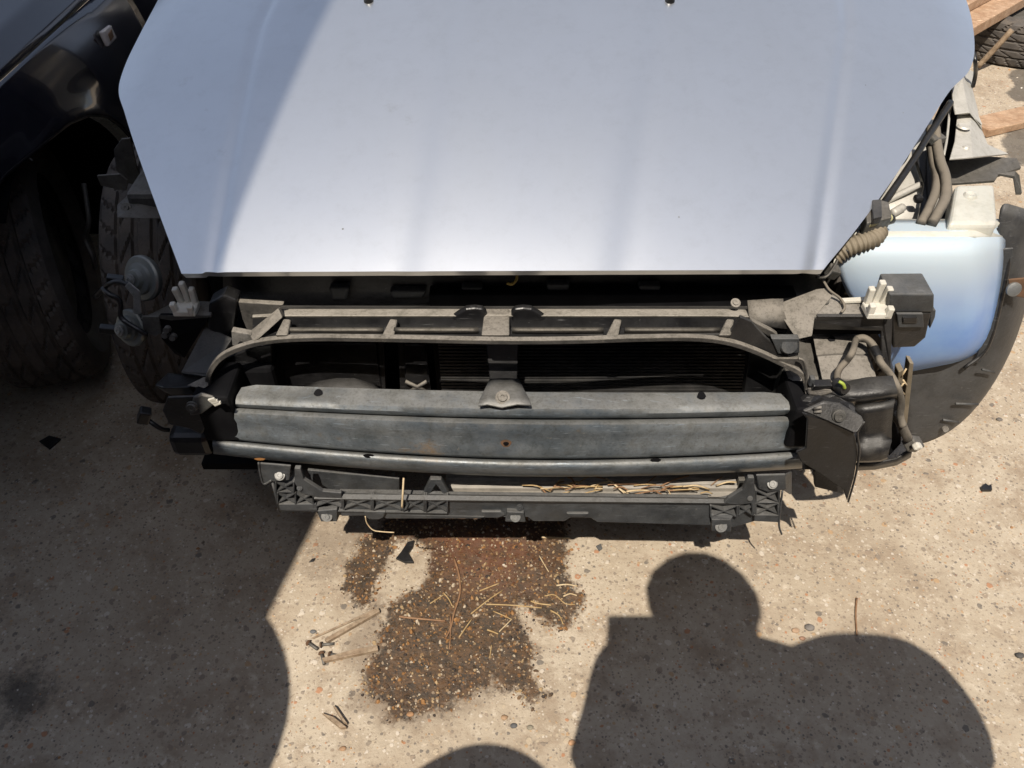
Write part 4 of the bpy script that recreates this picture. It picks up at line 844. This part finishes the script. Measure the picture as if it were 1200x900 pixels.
# ---- rest of the silver car behind the bonnet
def cabin(car_o, cx, y0, z_b, paint, hw=.86, ln=3.2, bz=1.02):
    def sec(y, pts): return [Vector((cx + s * x, y, z)) for s, lst in ((-1, pts), (1, pts[::-1])) for x, z in lst]
    low_ = [(hw - .12, .2), (hw - .02, .28), (hw, .5), (hw, .72), (hw - .03, z_b)]
    grid('body_shell', [sec(y, [(a * k, b) for a, b in low_]) for y, k in ((y0, .97), (y0 + .6, 1), (y0 + 1.6, 1), (y0 + 2.6, .99), (y0 + ln, .9))], paint, car_o, solid=.01)
    A = [(hw - .08, z_b), (hw - .16, z_b + .25), (hw - .27, z_b + .44)]
    gl = grid('windscreen', [[Vector((cx + x * (hw - .12 - .16 * t), y0 - .02 + .72 * t - .06 * (1 - x * x) , z_b + .46 * t)) for x in np.linspace(-1, 1, 15)] for t in np.linspace(0, 1, 8)], m_glass, car_o, solid=.006)
    grid('roof', [[Vector((cx + x * (hw - .28), y0 + .69 + 1.9 * t, z_b + .46 + .07 * math.sin(math.pi * t) - .05 * x * x * x * x)) for x in np.linspace(-1, 1, 15)] for t in np.linspace(0, 1, 10)], paint, car_o, solid=.02)
    for s in (-1, 1):
        grid('side_window', [[Vector((cx + s * (hw - .04 - .22 * q), y0 + .1 + .62 * q + (2.4 - .7 * q) * t, z_b + .44 * q)) for t in np.linspace(0, 1, 8)] for q in (0, .5, 1)], m_glass, car_o, solid=.006)
        tube('pillar', [(cx + s * (hw - .08), y0, z_b), (cx + s * (hw - .19), y0 + .4, z_b + .27), (cx + s * (hw - .28), y0 + .72, z_b + .47)], .03, paint, car_o)
    grid('tailgate', [[Vector((cx + x * (hw - .1 - .15 * t), y0 + ln - .6 * t, .4 + (z_b + .06) * t)) for x in np.linspace(-1, 1, 9)] for t in (0, .5, 1)], paint, car_o, solid=.01)
cabin(car, 0, 2.12, 1.0, m_silver)
box('scuttle', (0, 2.06, .985), (1.35, .12, .02), m_black2, car)
for sx in (-.78, .78):
    w_ = wheel(car, (sx, 4.25, .31)); fix_child_empty(w_, car)

# ------------------------------------------------------------------ the dark car alongside
dk = thing('car', 'near-black car parked in shade beside the stripped one, wing scuffed', 'car', (-1.85, 3.0, 0))
XS = -.965
def wing_x(y, z):
    x = XS - .05 * max(0, (z - .6) / .2) ** 2 - .9 * max(0, 1.40 - y) ** 2 - .02 * max(0, .5 - z)
    d = math.hypot(y - 1.64, z - .31)
    x += .006 * math.exp(-((d - .37) / .03) ** 2)
    return x
def wing(side):
    rows_ = []
    n = 16
    for y in np.concatenate([np.linspace(1.05, 1.27, 6), np.linspace(1.28, 2.0, 44), np.linspace(2.01, 2.25, 8)]):
        zb = float(np.interp(y, [1.0, 1.30, 1.43, 1.594, 1.70, 1.79, 1.86, 1.91, 1.96, 2.0, 2.03, 2.05], [.62, .68, .687, .676, .665, .642, .605, .557, .48, .40, .30, .2]))
        row = []
        for k in range(n + 1):
            z = zb + (.80 - zb) * k / n; x = wing_x(y, z)
            row.append(Vector((x if side > 0 else -3.70 - x, y, z)))
        rows_.append(row)
    return grid('wing', rows_, m_dark, dk, solid=.006)
wg = wing(1); wing(-1)
wg['label'] = 'dark wing with a pale scuff above the wheel'
bx_ = np.concatenate([np.linspace(0, .05, 6), np.linspace(.06, .85, 16)])
rows_ = []
for y in np.linspace(1.0, 2.3, 26):
    row = []
    for s in list(-bx_[::-1]) + list(bx_):
        pass
    edge_ = XS - .05 - .9 * max(0, 1.40 - y) ** 2
    xsr = [edge_ - q for q in bx_]
    zz = [.806 + .028 * min(1, q / .045) + .09 * (1 - (1 - min(1, q / .8)) ** 2) + .10 * (y - 1.6) * min(1, q / .3) for q in bx_]
    row = [Vector((x, y, z)) for x, z in zip(xsr, zz)] + [Vector((-3.70 - x, y, z)) for x, z in list(zip(xsr, zz))[::-1]]
    rows_.append(row)
grid('bonnet', rows_, m_dark, dk, solid=.008)
cabin(dk, -1.85, 2.27, .97, m_dark, hw=.885)
# side repeater and scuff
rp = plate('side_repeater', [Vector((XS - .018, 2.005, .752)), Vector((XS - .008, 2.045, .755)), Vector((XS - .004, 2.045, .722)), Vector((XS - .01, 2.0, .718))], (.010, 0, 0), m_lens, wg, bevel=.004)
plate('lens_core', [Vector((XS + .0015, 2.012, .745)), Vector((XS + .0015, 2.036, .747)), Vector((XS + .0015, 2.034, .73)), Vector((XS + .0015, 2.012, .728))], (.0025, 0, 0), m_twig, rp, bevel=.001)
m_scuff = M('scuffed_paint', (.28, .31, .36), None, 60, rough=.7)
for a, b in (((11, 177), (31, 171)), ((16, 190), (30, 172)), ((24, 176), (38, 188)), ((18, 181), (32, 176))):
    def onw(u, v):
        r = ray(u, v); s = .5
        while s < 3:
            p = CO + r * s
            if p.x < wing_x(p.y, p.z): return p
            s += .002
        return CO + r * 1.6
    pa, pb = onw(*a), onw(*b)
    tube('scuff', [pa, (pa + pb) / 2, pb], .0016, m_scuff, wg, seg=5, n=0)
# arch liner, dark subframe so that nothing shows through
vs2 = []
for xx in (-1.0, -1.40):
    vs2.append([Vector((xx, 1.64 + .37 * math.cos(a), .31 + .37 * math.sin(a))) for a in np.linspace(-.3, math.pi - .9, 24)])
grid('arch_liner', vs2, m_void, dk, solid=.004)
box('subframe', (-1.85, 1.65, .42), (.86, 1.1, .44), m_void, dk, bevel=.02)
box('front_panel', (-1.85, 1.12, .6), (1.4, .05, .3), m_void, dk, bevel=.01)
for (sx, y) in ((-1.19, 1.70), (-2.47, 1.655), (-1.17, 4.3), (-2.53, 4.3)):
    w_ = wheel(dk, (sx, y, .31), wd=.205, steer=R(20) if y < 2 else 0, twist=.1); fix_child_empty(w_, dk)
tube('brake_hose', [P(98, 215, 1.75), P(102, 240, 1.72), P(104, 262, 1.7), P(100, 280, 1.7), P(108, 300, 1.68), P(112, 315, 1.68)], .006, m_gmetal, dk)

# ------------------------------------------------------------------ clutter beyond the right wing
wt = wheel(None, (2.32, 3.92, .095), lean=Matrix.Rotation(R(90), 3, 'Y'), wd=.19, r=.31, name='spare_wheel')
tag(wt, 'old wheel lying flat on the concrete beneath the leaning planks', 'wheel')
def plank(a, b, wd, th, label, nm='plank'):
    a, b = Vector(a), Vector(b); t = (b - a).normalized(); s = t.cross(Vector((0, 0, 1))).normalized() * wd / 2; n_ = s.cross(t).normalized()
    if n_.z < 0: n_ = -n_
    o = plate(nm, [a - s, a + s, b + s, b - s], n_ * th, m_wood, None, bevel=.003)
    return tag(o, label, 'plank', 'timber planks beyond the car')
plank((1.80, 3.45, .195), (2.80, 4.40, .195), .10, .045, 'wide sawn timber plank lying across the flat wheel')
plank((1.79, 3.56, .243), (2.75, 4.47, .243), .09, .04, 'second timber plank stacked on top of the plank over the wheel')
plank((1.80, 3.02, .004), (2.75, 3.42, .004), .11, .03, 'weathered timber plank lying on the ground between wing and wheel')
tag(tube('stick', [P(1146, 78, z=.02), P(1165, 58, z=.10), P(1186, 35, z=.19)], .012, m_splint, seg=8), 'bare grey stick propped against the flat wheel', 'stick')
tag(box('engine_scrap', (2.62, 3.55, .09), (.34, .2, .17), m_rust, rot=(0, .0, .5), bevel=.02), 'rusty scrap metal lump on the ground near flat wheel', 'scrap')

# ------------------------------------------------------------------ what casts the shadows, behind the camera, plus added sky blockers
def container(z0, label, cx=-.79, cy=-.42, rz=-19):
    t = thing('shipping_container', label, 'container', (cx, cy, z0), 'stacked shipping containers')
    x1, x0, y1, y0, hh = cx, cx - 2.44, cy, cy - 6.06, 2.58
    def corr(a, b, fixed, axis, sgn):
        n = int(abs(b - a) / .07); rows_ = [[], []]
        for i in range(n + 1):
            s = a + (b - a) * i / n; o_ = (.0, .03, .03, .0)[i % 4] * sgn
            for k, z in enumerate((z0 + .12, z0 + hh - .1)):
                rows_[k].append(Vector((s, fixed + o_, z)) if axis == 'x' else Vector((fixed + o_, s, z)))
        return rows_
    for r_ in (corr(x0 + .08, x1 - .08, y1 - .05, 'x', -1), corr(x0 + .08, x1 - .08, y0 + .05, 'x', 1), corr(y0 + .08, y1 - .08, x1 - .05, 'y', -1), corr(y0 + .08, y1 - .08, x0 + .05, 'y', 1)):
        grid('corrugated_wall', r_, m_cont, t, smooth=False, solid=.004)
    for x in (x0 + .05, x1 - .05):
        for y in (y0 + .05, y1 - .05): box('corner_post', (x, y, z0 + hh / 2), (.1, .1, hh), m_cont, t, bevel=.006)
    box('roof', ((x0 + x1) / 2, (y0 + y1) / 2, z0 + hh - .06), (x1 - x0 - .04, y1 - y0 - .04, .05), m_cont, t)
    box('floor', ((x0 + x1) / 2, (y0 + y1) / 2, z0 + .08), (x1 - x0 - .04, y1 - y0 - .04, .1), m_cont, t)
    t.rotation_euler.z = R(rz)
container(0, 'blue corrugated shipping container standing on the yard behind the tyre stack')
container(2.585, 'blue corrugated shipping container stacked on top of the other container')
container(0, 'added blue container on the ground at the right, unseen, blocking sky light', 5.9, 1.4, 0)  # unseen right stack, added to block sky light and darken shaded ground
container(2.585, 'added blue container on top of the right one, unseen, blocking sky light', 5.9, 1.4, 0)
container(0, 'added blue container on the ground behind the photographer, unseen, blocking sky light', 4.7, -5.6, 90 + 180)  # unseen rear stack, added likewise to keep sky light off the ground
container(2.585, 'added blue container on top of the rear one, unseen, blocking sky light', 4.7, -5.6, 90 + 180)
# stack of tyres in front of the container
for k in range(8):
    r = .30 + .012 * math.sin(k * 2.1)
    hgt = .185
    x = -.905 + .018 * math.sin(k * 1.7); y = -.16 + .02 * math.cos(k * 2.3)
    o = lathe('tyre', [(r * .62, .01), (r * .8, 0), (r * .95, .015), (r, .05), (r, .135), (r * .95, .17), (r * .8, .184), (r * .62, .175), (r * .6, .09), (r * .62, .01)], (x, y, k * hgt + .002), (0, 0, 1), m_rubber, None, seg=40)
    tag(o, 'worn black tyre in the tall stack beside the blue container', 'tyre', 'tyres stacked beside the container')
# gas cylinder
gc = thing('gas_cylinder', 'orange gas cylinder with a valve standing behind the photographer', 'gas cylinder', (-.195, -.16, 0))
gcx, gcy, gz = -.195, -.16, 1.125
lathe('cylinder_body', [(0, .0), (.17, .0), (.185, .03), (.185, gz - .17), (.178, gz - .10), (.15, gz - .04), (.10, gz - .008), (.04, gz)], (gcx, gcy, 0), (0, 0, 1), m_gas, gc, seg=48)
lathe('valve', [(.04, -.012), (.036, .02), (.024, .025), (.024, .045), (.034, .047), (.034, .075), (0, .077)], (gcx, gcy, gz), (0, 0, 1), m_zinc, gc, seg=20)
# the photographer
pt = thing('person', 'person in dark jacket leaning over a phone held out to photograph the car', 'person', (.25, -.32, 0))
def skin(name, chains, mat, parent, sub=2):
    """chains: lists of (point, radius) that may share points"""
    vs_, es, rad, ix = [], [], [], {}
    for ch_ in chains:
        prev = None
        for p, r in ch_:
            key = tuple(round(c_, 4) for c_ in p)
            if key not in ix: ix[key] = len(vs_); vs_.append(p); rad.append(r)
            if prev is not None and prev != ix[key]: es.append((prev, ix[key]))
            prev = ix[key]
    me = bpy.data.meshes.new(name); me.from_pydata(vs_, es, []); me.materials.append(mat)
    o = bpy.data.objects.new(name, me); C.objects.link(o); par(o, parent)
    o.modifiers.new('k', 'SKIN')
    for i, sv in enumerate(me.skin_vertices[0].data):
        rr = rad[i]; sv.radius = rr if isinstance(rr, tuple) else (rr, rr); sv.use_root = (i == 0)
    s = o.modifiers.new('s', 'SUBSURF'); s.levels = sub; s.render_levels = sub
    return o
neck = (.185, -.16, 1.50); chest = (.26, -.22, 1.26); pelv = (.27, -.30, .92)
lsh = (.06, -.14, 1.36); rsh = (.44, -.09, 1.45)
lel = (-.0, -.06, 1.10); rel = (.68, -.04, 1.12)
lha = (.02, -.04, 1.37); rha = (.08, -.045, 1.42)
skin('body', [[(pelv, (.17, .13)), ((.26, -.27, 1.08), (.16, .12)), (chest, (.20, .14)), ((.21, -.16, 1.42), (.15, .12)), (neck, .10), ((.172, -.10, 1.58), .10), ((.160, -.085, 1.66), (.115, .125)), ((.157, -.08, 1.72), .09)],
              [(chest, (.20, .14)), (lsh, .08), ((.02, -.10, 1.22), .062), (lel, .06), ((.03, -.05, 1.22), .075), (lha, .06), ((.05, -.05, 1.405), .07), (rha, .075)],
              [(chest, (.20, .14)), (rsh, .085), ((.58, -.05, 1.36), .075), (rel, .065), ((.44, -.05, 1.22), .11), ((.27, -.03, 1.33), .085), ((.16, -.035, 1.38), .08), (rha, .075)],
              [(pelv, (.17, .13)), ((.17, -.30, .82), .10), ((.15, -.26, .48), .07), ((.14, -.32, .1), .05), ((.13, -.26, .05), .045), ((.12, -.14, .04), .04)],
              [(pelv, (.17, .13)), ((.37, -.30, .82), .10), ((.40, -.28, .48), .07), ((.42, -.33, .1), .05), ((.43, -.27, .05), .045), ((.45, -.15, .04), .04)]], m_jacket, pt)
skin('hair', [[((.160, -.095, 1.665), (.135, .14)), ((.157, -.09, 1.725), (.12, .13)), ((.157, -.09, 1.76), .08)]], m_hair, pt)
for nm, h_, sx in (('left_hand', lha, -1), ('right_hand', rha, 1)):
    hx = Vector(h_); ch_ = [[(tuple(hx), .03), (tuple(hx + Vector((0, .005, .045))), (.036, .016))]]
    for i, l in enumerate((.055, .065, .062, .05)):
        b = hx + Vector((-.024 + .016 * i, .01, .075)); ch_.append([(tuple(hx + Vector((0, .005, .045))), (.036, .016)), (tuple(b), .009), (tuple(b + Vector((0, .010, l * .35))), .008), (tuple(b + Vector((0, .004, l * .6))), .0075)])
    b = hx + Vector((-sx * .035, -.01, .05)); ch_.append([(tuple(hx + Vector((0, .005, .045))), (.036, .016)), (tuple(b), .010), (tuple(b + Vector((-sx * .012, -.004, .03))), .008)])
    skin(nm, ch_, m_skin, pt, 1)
ph = plate('phone', [CO + RT * a + DN * b - FW * .012 for a, b in ((-.012, -.012), (.13, -.012), (.13, .064), (-.012, .064))], -FW * .008, m_black2, None, bevel=.002)
tag(ph, 'slim dark phone held out in the hands of the person photographing', 'phone')

# ------------------------------------------------------------------ litter on the ground
def on_ground(u, v, h=.004):
    p = P(u, v, z=0); p.z = h; return p
def gz_at(p): return noise.noise((p.x * 2.3, p.y * 2.3, 0)) * .006 + noise.noise((p.x * 14, p.y * 14, 3)) * .0022 + .001
def stalk(nm, px, r, mat, label, cat, group=None, n=4):
    pts = []
    for (u, v) in px:
        p = P(u, v, z=0); p.z = gz_at(p) + r * 1.1; pts.append(p)
    o = tube(nm, pts, lambda t: r * (1 - .25 * t), mat, None, seg=6, n=n)
    return tag(o, label, cat, group)
SL = 'thin dry straw stalk lying loose on the dark wet stain'; SG = 'straw stalks on the wet stain'
for px in (((552, 720), (572, 704), (589, 692)), ((570, 709), (600, 710), (635, 713)), ((578, 717), (590, 722), (600, 727)), ((538, 748), (546, 736), (553, 726)), ((571, 739), (577, 741), (584, 744)), ((585, 741), (594, 732), (600, 726)),
           ((562, 693), (572, 689), (585, 684)), ((632, 652), (637, 661), (643, 671)), ((638, 699), (650, 698), (662, 708), (674, 709)), ((622, 705), (632, 708), (646, 710)), ((652, 687), (664, 686), (676, 688)), ((504, 708), (512, 703), (520, 698)), ((576, 757), (575, 765), (574, 772)), ((520, 696), (526, 703), (530, 711)),
           ((660, 700), (668, 697), (676, 699)), ((645, 716), (655, 722), (660, 732))):
    stalk('straw_stalk', px, random.uniform(.0013, .0021), random.choice([m_straw, m_straw2]), SL, 'straw', SG)
stalk('twig', ((532, 655), (538, 675), (539, 697), (532, 720), (529, 735), (523, 748)), .0024, m_twig, 'long bent reddish-brown twig lying down the middle of the wet stain', 'twig', n=5)
stalk('twig', ((528, 722), (528, 742), (527, 762)), .0017, m_twig, 'short straight brown twig touching the foot of the long bent twig', 'twig')
stalk('twig', ((468, 724), (478, 725), (500, 727), (522, 729)), .0024, m_twig, 'orange-brown twig with a knobbed end lying across the stain', 'twig')
stalk('twig', ((1003, 703), (1002, 722), (1003, 746)), .0022, m_twig, 'lone upright-lying brown twig on clean pale concrete', 'twig')
stalk('straw_stalk', ((634, 631), (650, 632), (668, 632)), .0026, m_straw2, 'pale straw stalk in the shadow line under the lower support', 'straw')
def splinter(pts, label, th=.009):
    q = []
    for (u, v) in pts:
        p = P(u, v, z=0); p.z = gz_at(p) + .001; q.append(p)
    return tag(plate('wood_splinter', q, (0, 0, th), m_splint, None, bevel=.001), label, 'splinter')
splinter(((381, 752), (384, 755), (446, 720), (444, 716)), 'long grey-brown wood splinter beside the cluster of screws')
splinter(((378, 774), (380, 778), (444, 765), (443, 760), (420, 763)), 'broad pale wood splinter below the cluster of screws')
splinter(((365, 749), (367, 750), (443, 717), (440, 715)), 'thin yellowish wood sliver lying along the long splinter', .003)
splinter(((378, 838), (392, 843), (407, 855), (400, 856)), 'short frayed pale wood chip on clean concrete')
splinter(((391, 830), (395, 832), (408, 851), (403, 849)), 'short brown wood chip leaning over the frayed pale chip', .010)
for (u, v, a, lab) in ((362, 755, .6, 'dark screw with a round head at the tip of the cluster'), (377, 757, -.1, 'dark screw lying flat beside the long splinter'), (377, 767, 1.2, 'dark screw standing askew in the middle of the cluster'), (387, 768, .2, 'short dark screw touching the broad splinter')):
    p = P(u, v, z=0); p.z = gz_at(p) + .004; d = Vector((math.cos(a), -math.sin(a), .0))
    sc = thing('screw', lab, 'screw', p)
    tube('shank', [p, p + d * .012, p + d * .024], .003, m_gmetal, sc, seg=8, n=0)
    lathe('head', [(0, .003), (.005, .002), (.0065, -.001), (.003, -.003)], p - d * .001, -d, m_rust, sc, seg=12)
def shard(pts, mat, label, th=.004, nm='plastic_shard', lift=0):
    q = []
    for (u, v) in pts:
        p = P(u, v, z=0); p.z = gz_at(p) + lift; q.append(p)
    return tag(plate(nm, q, (0, 0, th), mat, None, bevel=.001), label, 'shard')
shard(((464, 656), (470, 649), (478, 637), (486, 635), (484, 643), (479, 650), (485, 661), (475, 661)), m_black2, 'black fan-shaped plastic shard on the pale patch by the stain', .006)
shard(((46, 518), (58, 511), (72, 515), (58, 527)), m_black2, 'square black plastic flake lying in the shade', .005)
shard(((1148, 574), (1153, 569), (1157, 572), (1160, 570), (1161, 577), (1150, 577)), m_black2, 'tiny black clip fragment on clean sunlit concrete', .008)
shard(((698, 641), (704, 638), (706, 644), (702, 647)), m_grey, 'small grey plastic flake below the lower support', .003)
shard(((362, 660), (366, 656), (370, 655), (368, 659)), m_black2, 'small black crumb on faint brown stain', .003)
# straw caught above the lower support
for k in range(42):
    u = random.gauss(660, 28) if k % 3 == 0 else (random.gauss(770, 45) if k % 3 == 1 else random.uniform(625, 862))
    u = min(862, max(622, u)); p = P(u, random.uniform(567, 579), z=.3345); a = random.gauss(0, .55) + (math.pi if random.random() < .5 else 0); l = random.uniform(.012, .06)
    q = p + Vector((math.cos(a) * l, math.sin(a) * l * .8, random.uniform(-.001, .012)))
    q.y = min(1.04, max(.915, q.y)); q.x = min(.40, max(.0, q.x))
    tag(tube('straw_stalk', [p, (p + q) / 2 + Vector((0, 0, random.uniform(0, .008))), q], random.uniform(.0009, .0019), random.choice([m_straw, m_straw2, m_twig]), None, seg=5, n=3), 'dry straw stalk caught on the ledge of the lower support', 'straw', 'straw caught above the lower support')
tag(tube('straw_stalk', [P(428, 605, .885), P(430, 613, .885), P(437, 621, .885), P(447, 623, .885), P(462, 624, .885)], .0012, m_straw2, None, seg=5), 'looped pale stalk dangling from a tab of the lower support', 'straw')
tag(tube('straw_stalk', [P(473, 560, .9), P(472, 578, .885), P(471, 595, .88)], .0018, m_straw2, None, seg=5), 'pale stalk hanging down over the ribs of the lower support', 'straw')
for px in (((1062, 432, 1.03), (1056, 442, 1.03)), ((1058, 445, 1.02), (1063, 452, 1.02)), ((1060, 448, 1.02), (1054, 455, 1.02)), ((1052, 455, 1.01), (1060, 462, 1.01)), ((1058, 505, .99), (1062, 513, .985)), ((1060, 508, .99), (1067, 514, .985))):
    tag(tube('straw_stalk', [P(*q) for q in px], .0016, m_straw2, None, seg=5, n=0), 'short straw bit wedged between the strips by the arch liner', 'straw', 'straw wedged by the arch liner')

# loose grit: tiny chips nobody could count
rng = np.random.default_rng(5)
vg, fg, cg = [], [], []
mainp = main
def add_stone(x, y, s, col):
    b = len(vg); ax = rng.uniform(.7, 1.3, 3) * s; a = rng.uniform(0, 6.28); ca, sa = math.cos(a), math.sin(a)
    z0 = noise.noise((x * 2.3, y * 2.3, 0)) * .006 + noise.noise((x * 14, y * 14, 3)) * .0022
    pts = [(1, 0, 0), (.4, .9, .1), (-.7, .7, 0), (-1, -.2, .1), (-.3, -.9, 0), (.7, -.7, .1)]
    for (px_, py_, pz_) in pts:
        X, Y = px_ * ax[0], py_ * ax[1] * .75; vg.append((x + X * ca - Y * sa, y + X * sa + Y * ca, z0 - .001 + pz_ * s * .3)); cg.append(col)
    for (px_, py_) in ((.4, .3), (-.5, .2), (.0, -.45)):
        X, Y = px_ * ax[0], py_ * ax[1]; vg.append((x + X * ca - Y * sa, y + X * sa + Y * ca, z0 + s * rng.uniform(.45, .8))); cg.append(col)
    fg.extend([(b + i for i in q) for q in ((0, 1, 6), (1, 2, 7), (1, 7, 6), (2, 3, 7), (3, 4, 8), (3, 8, 7), (4, 5, 8), (5, 0, 6), (5, 6, 8), (6, 7, 8))])
pal = [(.40, .34, .26), (.52, .46, .38), (.30, .16, .07), (.16, .14, .12), (.26, .21, .16), (.60, .56, .50), (.42, .24, .11)]
for _ in range(1500):
    x, y = rng.uniform(-1.3, 1.35), rng.uniform(.5, 1.8)
    add_stone(x, y, float(rng.choice([.0014, .0018, .0024, .0032, .0045], p=[.34, .30, .22, .10, .04])), pal[rng.integers(len(pal))])
pool_x, pool_y = rng.uniform(-.4, .2, 14000), rng.uniform(.55, 1.2, 14000)
ins = seg_dist(pool_x, pool_y, main) > -.01
wpal = [(.09, .055, .03), (.16, .10, .055), (.06, .04, .025), (.26, .20, .14), (.18, .09, .035), (.04, .03, .025), (.34, .24, .13), (.42, .35, .26), (.26, .13, .045)]
for x, y in list(zip(pool_x[ins], pool_y[ins]))[:3000]:
    add_stone(float(x), float(y), float(rng.choice([.0018, .0026, .0036, .0052], p=[.36, .34, .22, .08])), wpal[rng.integers(len(wpal))])
for _ in range(300):
    x, y = rng.uniform(1.5, 3.2), rng.uniform(2.2, 4.2); add_stone(x, y, float(rng.uniform(.003, .008)), pal[rng.integers(len(pal))])
me = bpy.data.meshes.new('grit'); me.from_pydata(vg, [], [tuple(f) for f in fg])
ca_ = me.color_attributes.new('tint', 'FLOAT_COLOR', 'POINT'); ca_.data.foreach_set('color', np.array([(*c, 1) for c in cg], np.float32).ravel())
mg = bpy.data.materials.new('grit_stone'); mg.use_nodes = True
an = mg.node_tree.nodes.new('ShaderNodeAttribute'); an.attribute_name = 'tint'; mg.node_tree.links.new(an.outputs['Color'], mg.node_tree.nodes['Principled BSDF'].inputs['Base Color'])
mg.node_tree.nodes['Principled BSDF'].inputs['Roughness'].default_value = .7
gr = fin('grit', me, mg); gr['kind'] = 'stuff'; gr['label'] = 'fine loose grit and stone chips strewn over the concrete'; gr['category'] = 'grit'
# a few bigger pebbles one can pick out
for (u, v, s, col, lab) in ((948, 737, .012, (.20, .18, .16), 'flat grey pebble on clean concrete near the lone twig'), (932, 740, .009, (.46, .31, .20), 'round tan pebble beside the flat grey pebble'), (940, 749, .007, (.34, .2, .13), 'small brown pebble below the tan pebble'),
                            (602, 852, .0075, (.12, .12, .12), 'dark grey pebble below the tail of the stain'), (621, 854, .007, (.26, .23, .17), 'olive pebble next to the dark grey pebble'), (591, 842, .0075, (.34, .22, .13), 'orange pebble below the tail of the stain'), (367, 741, .007, (.15, .15, .15), 'small round dark pebble beside the screw cluster'),
                            (1171, 492, .009, (.16, .14, .12), 'dark pebble on sunlit concrete beyond the arch liner'), (1195, 768, .010, (.07, .065, .06), 'black pebble on sunlit concrete by the shadow edge'), (481, 838, .008, (.36, .20, .10), 'bright orange pebble at the bottom edge of the stain'), (402, 878, .007, (.38, .23, .13), 'orange pebble alone on clean pale concrete'), (670, 872, .008, (.48, .28, .15), 'reddish pebble close to the person shadow')):
    p = P(u, v, z=0); s *= .78
    bm = bmesh.new(); bmesh.ops.create_icosphere(bm, subdivisions=2, radius=1)
    for vv in bm.verts:
        k = 1 + .22 * noise.noise(vv.co * 1.3 + Vector((u, v, 0))); vv.co = Vector((vv.co.x * s * 1.15, vv.co.y * s * .85, vv.co.z * s * .45)) * k
    me = bpy.data.meshes.new('pebble'); bm.to_mesh(me); bm.free()
    o = fin('pebble', me, M('pebble_stone', col, tuple(c * .7 for c in col), 60, rough=.75, bump=.2), None, smooth=True)
    o.location = (p.x, p.y, gz_at(p) + s * .2); tag(o, lab, 'pebble')
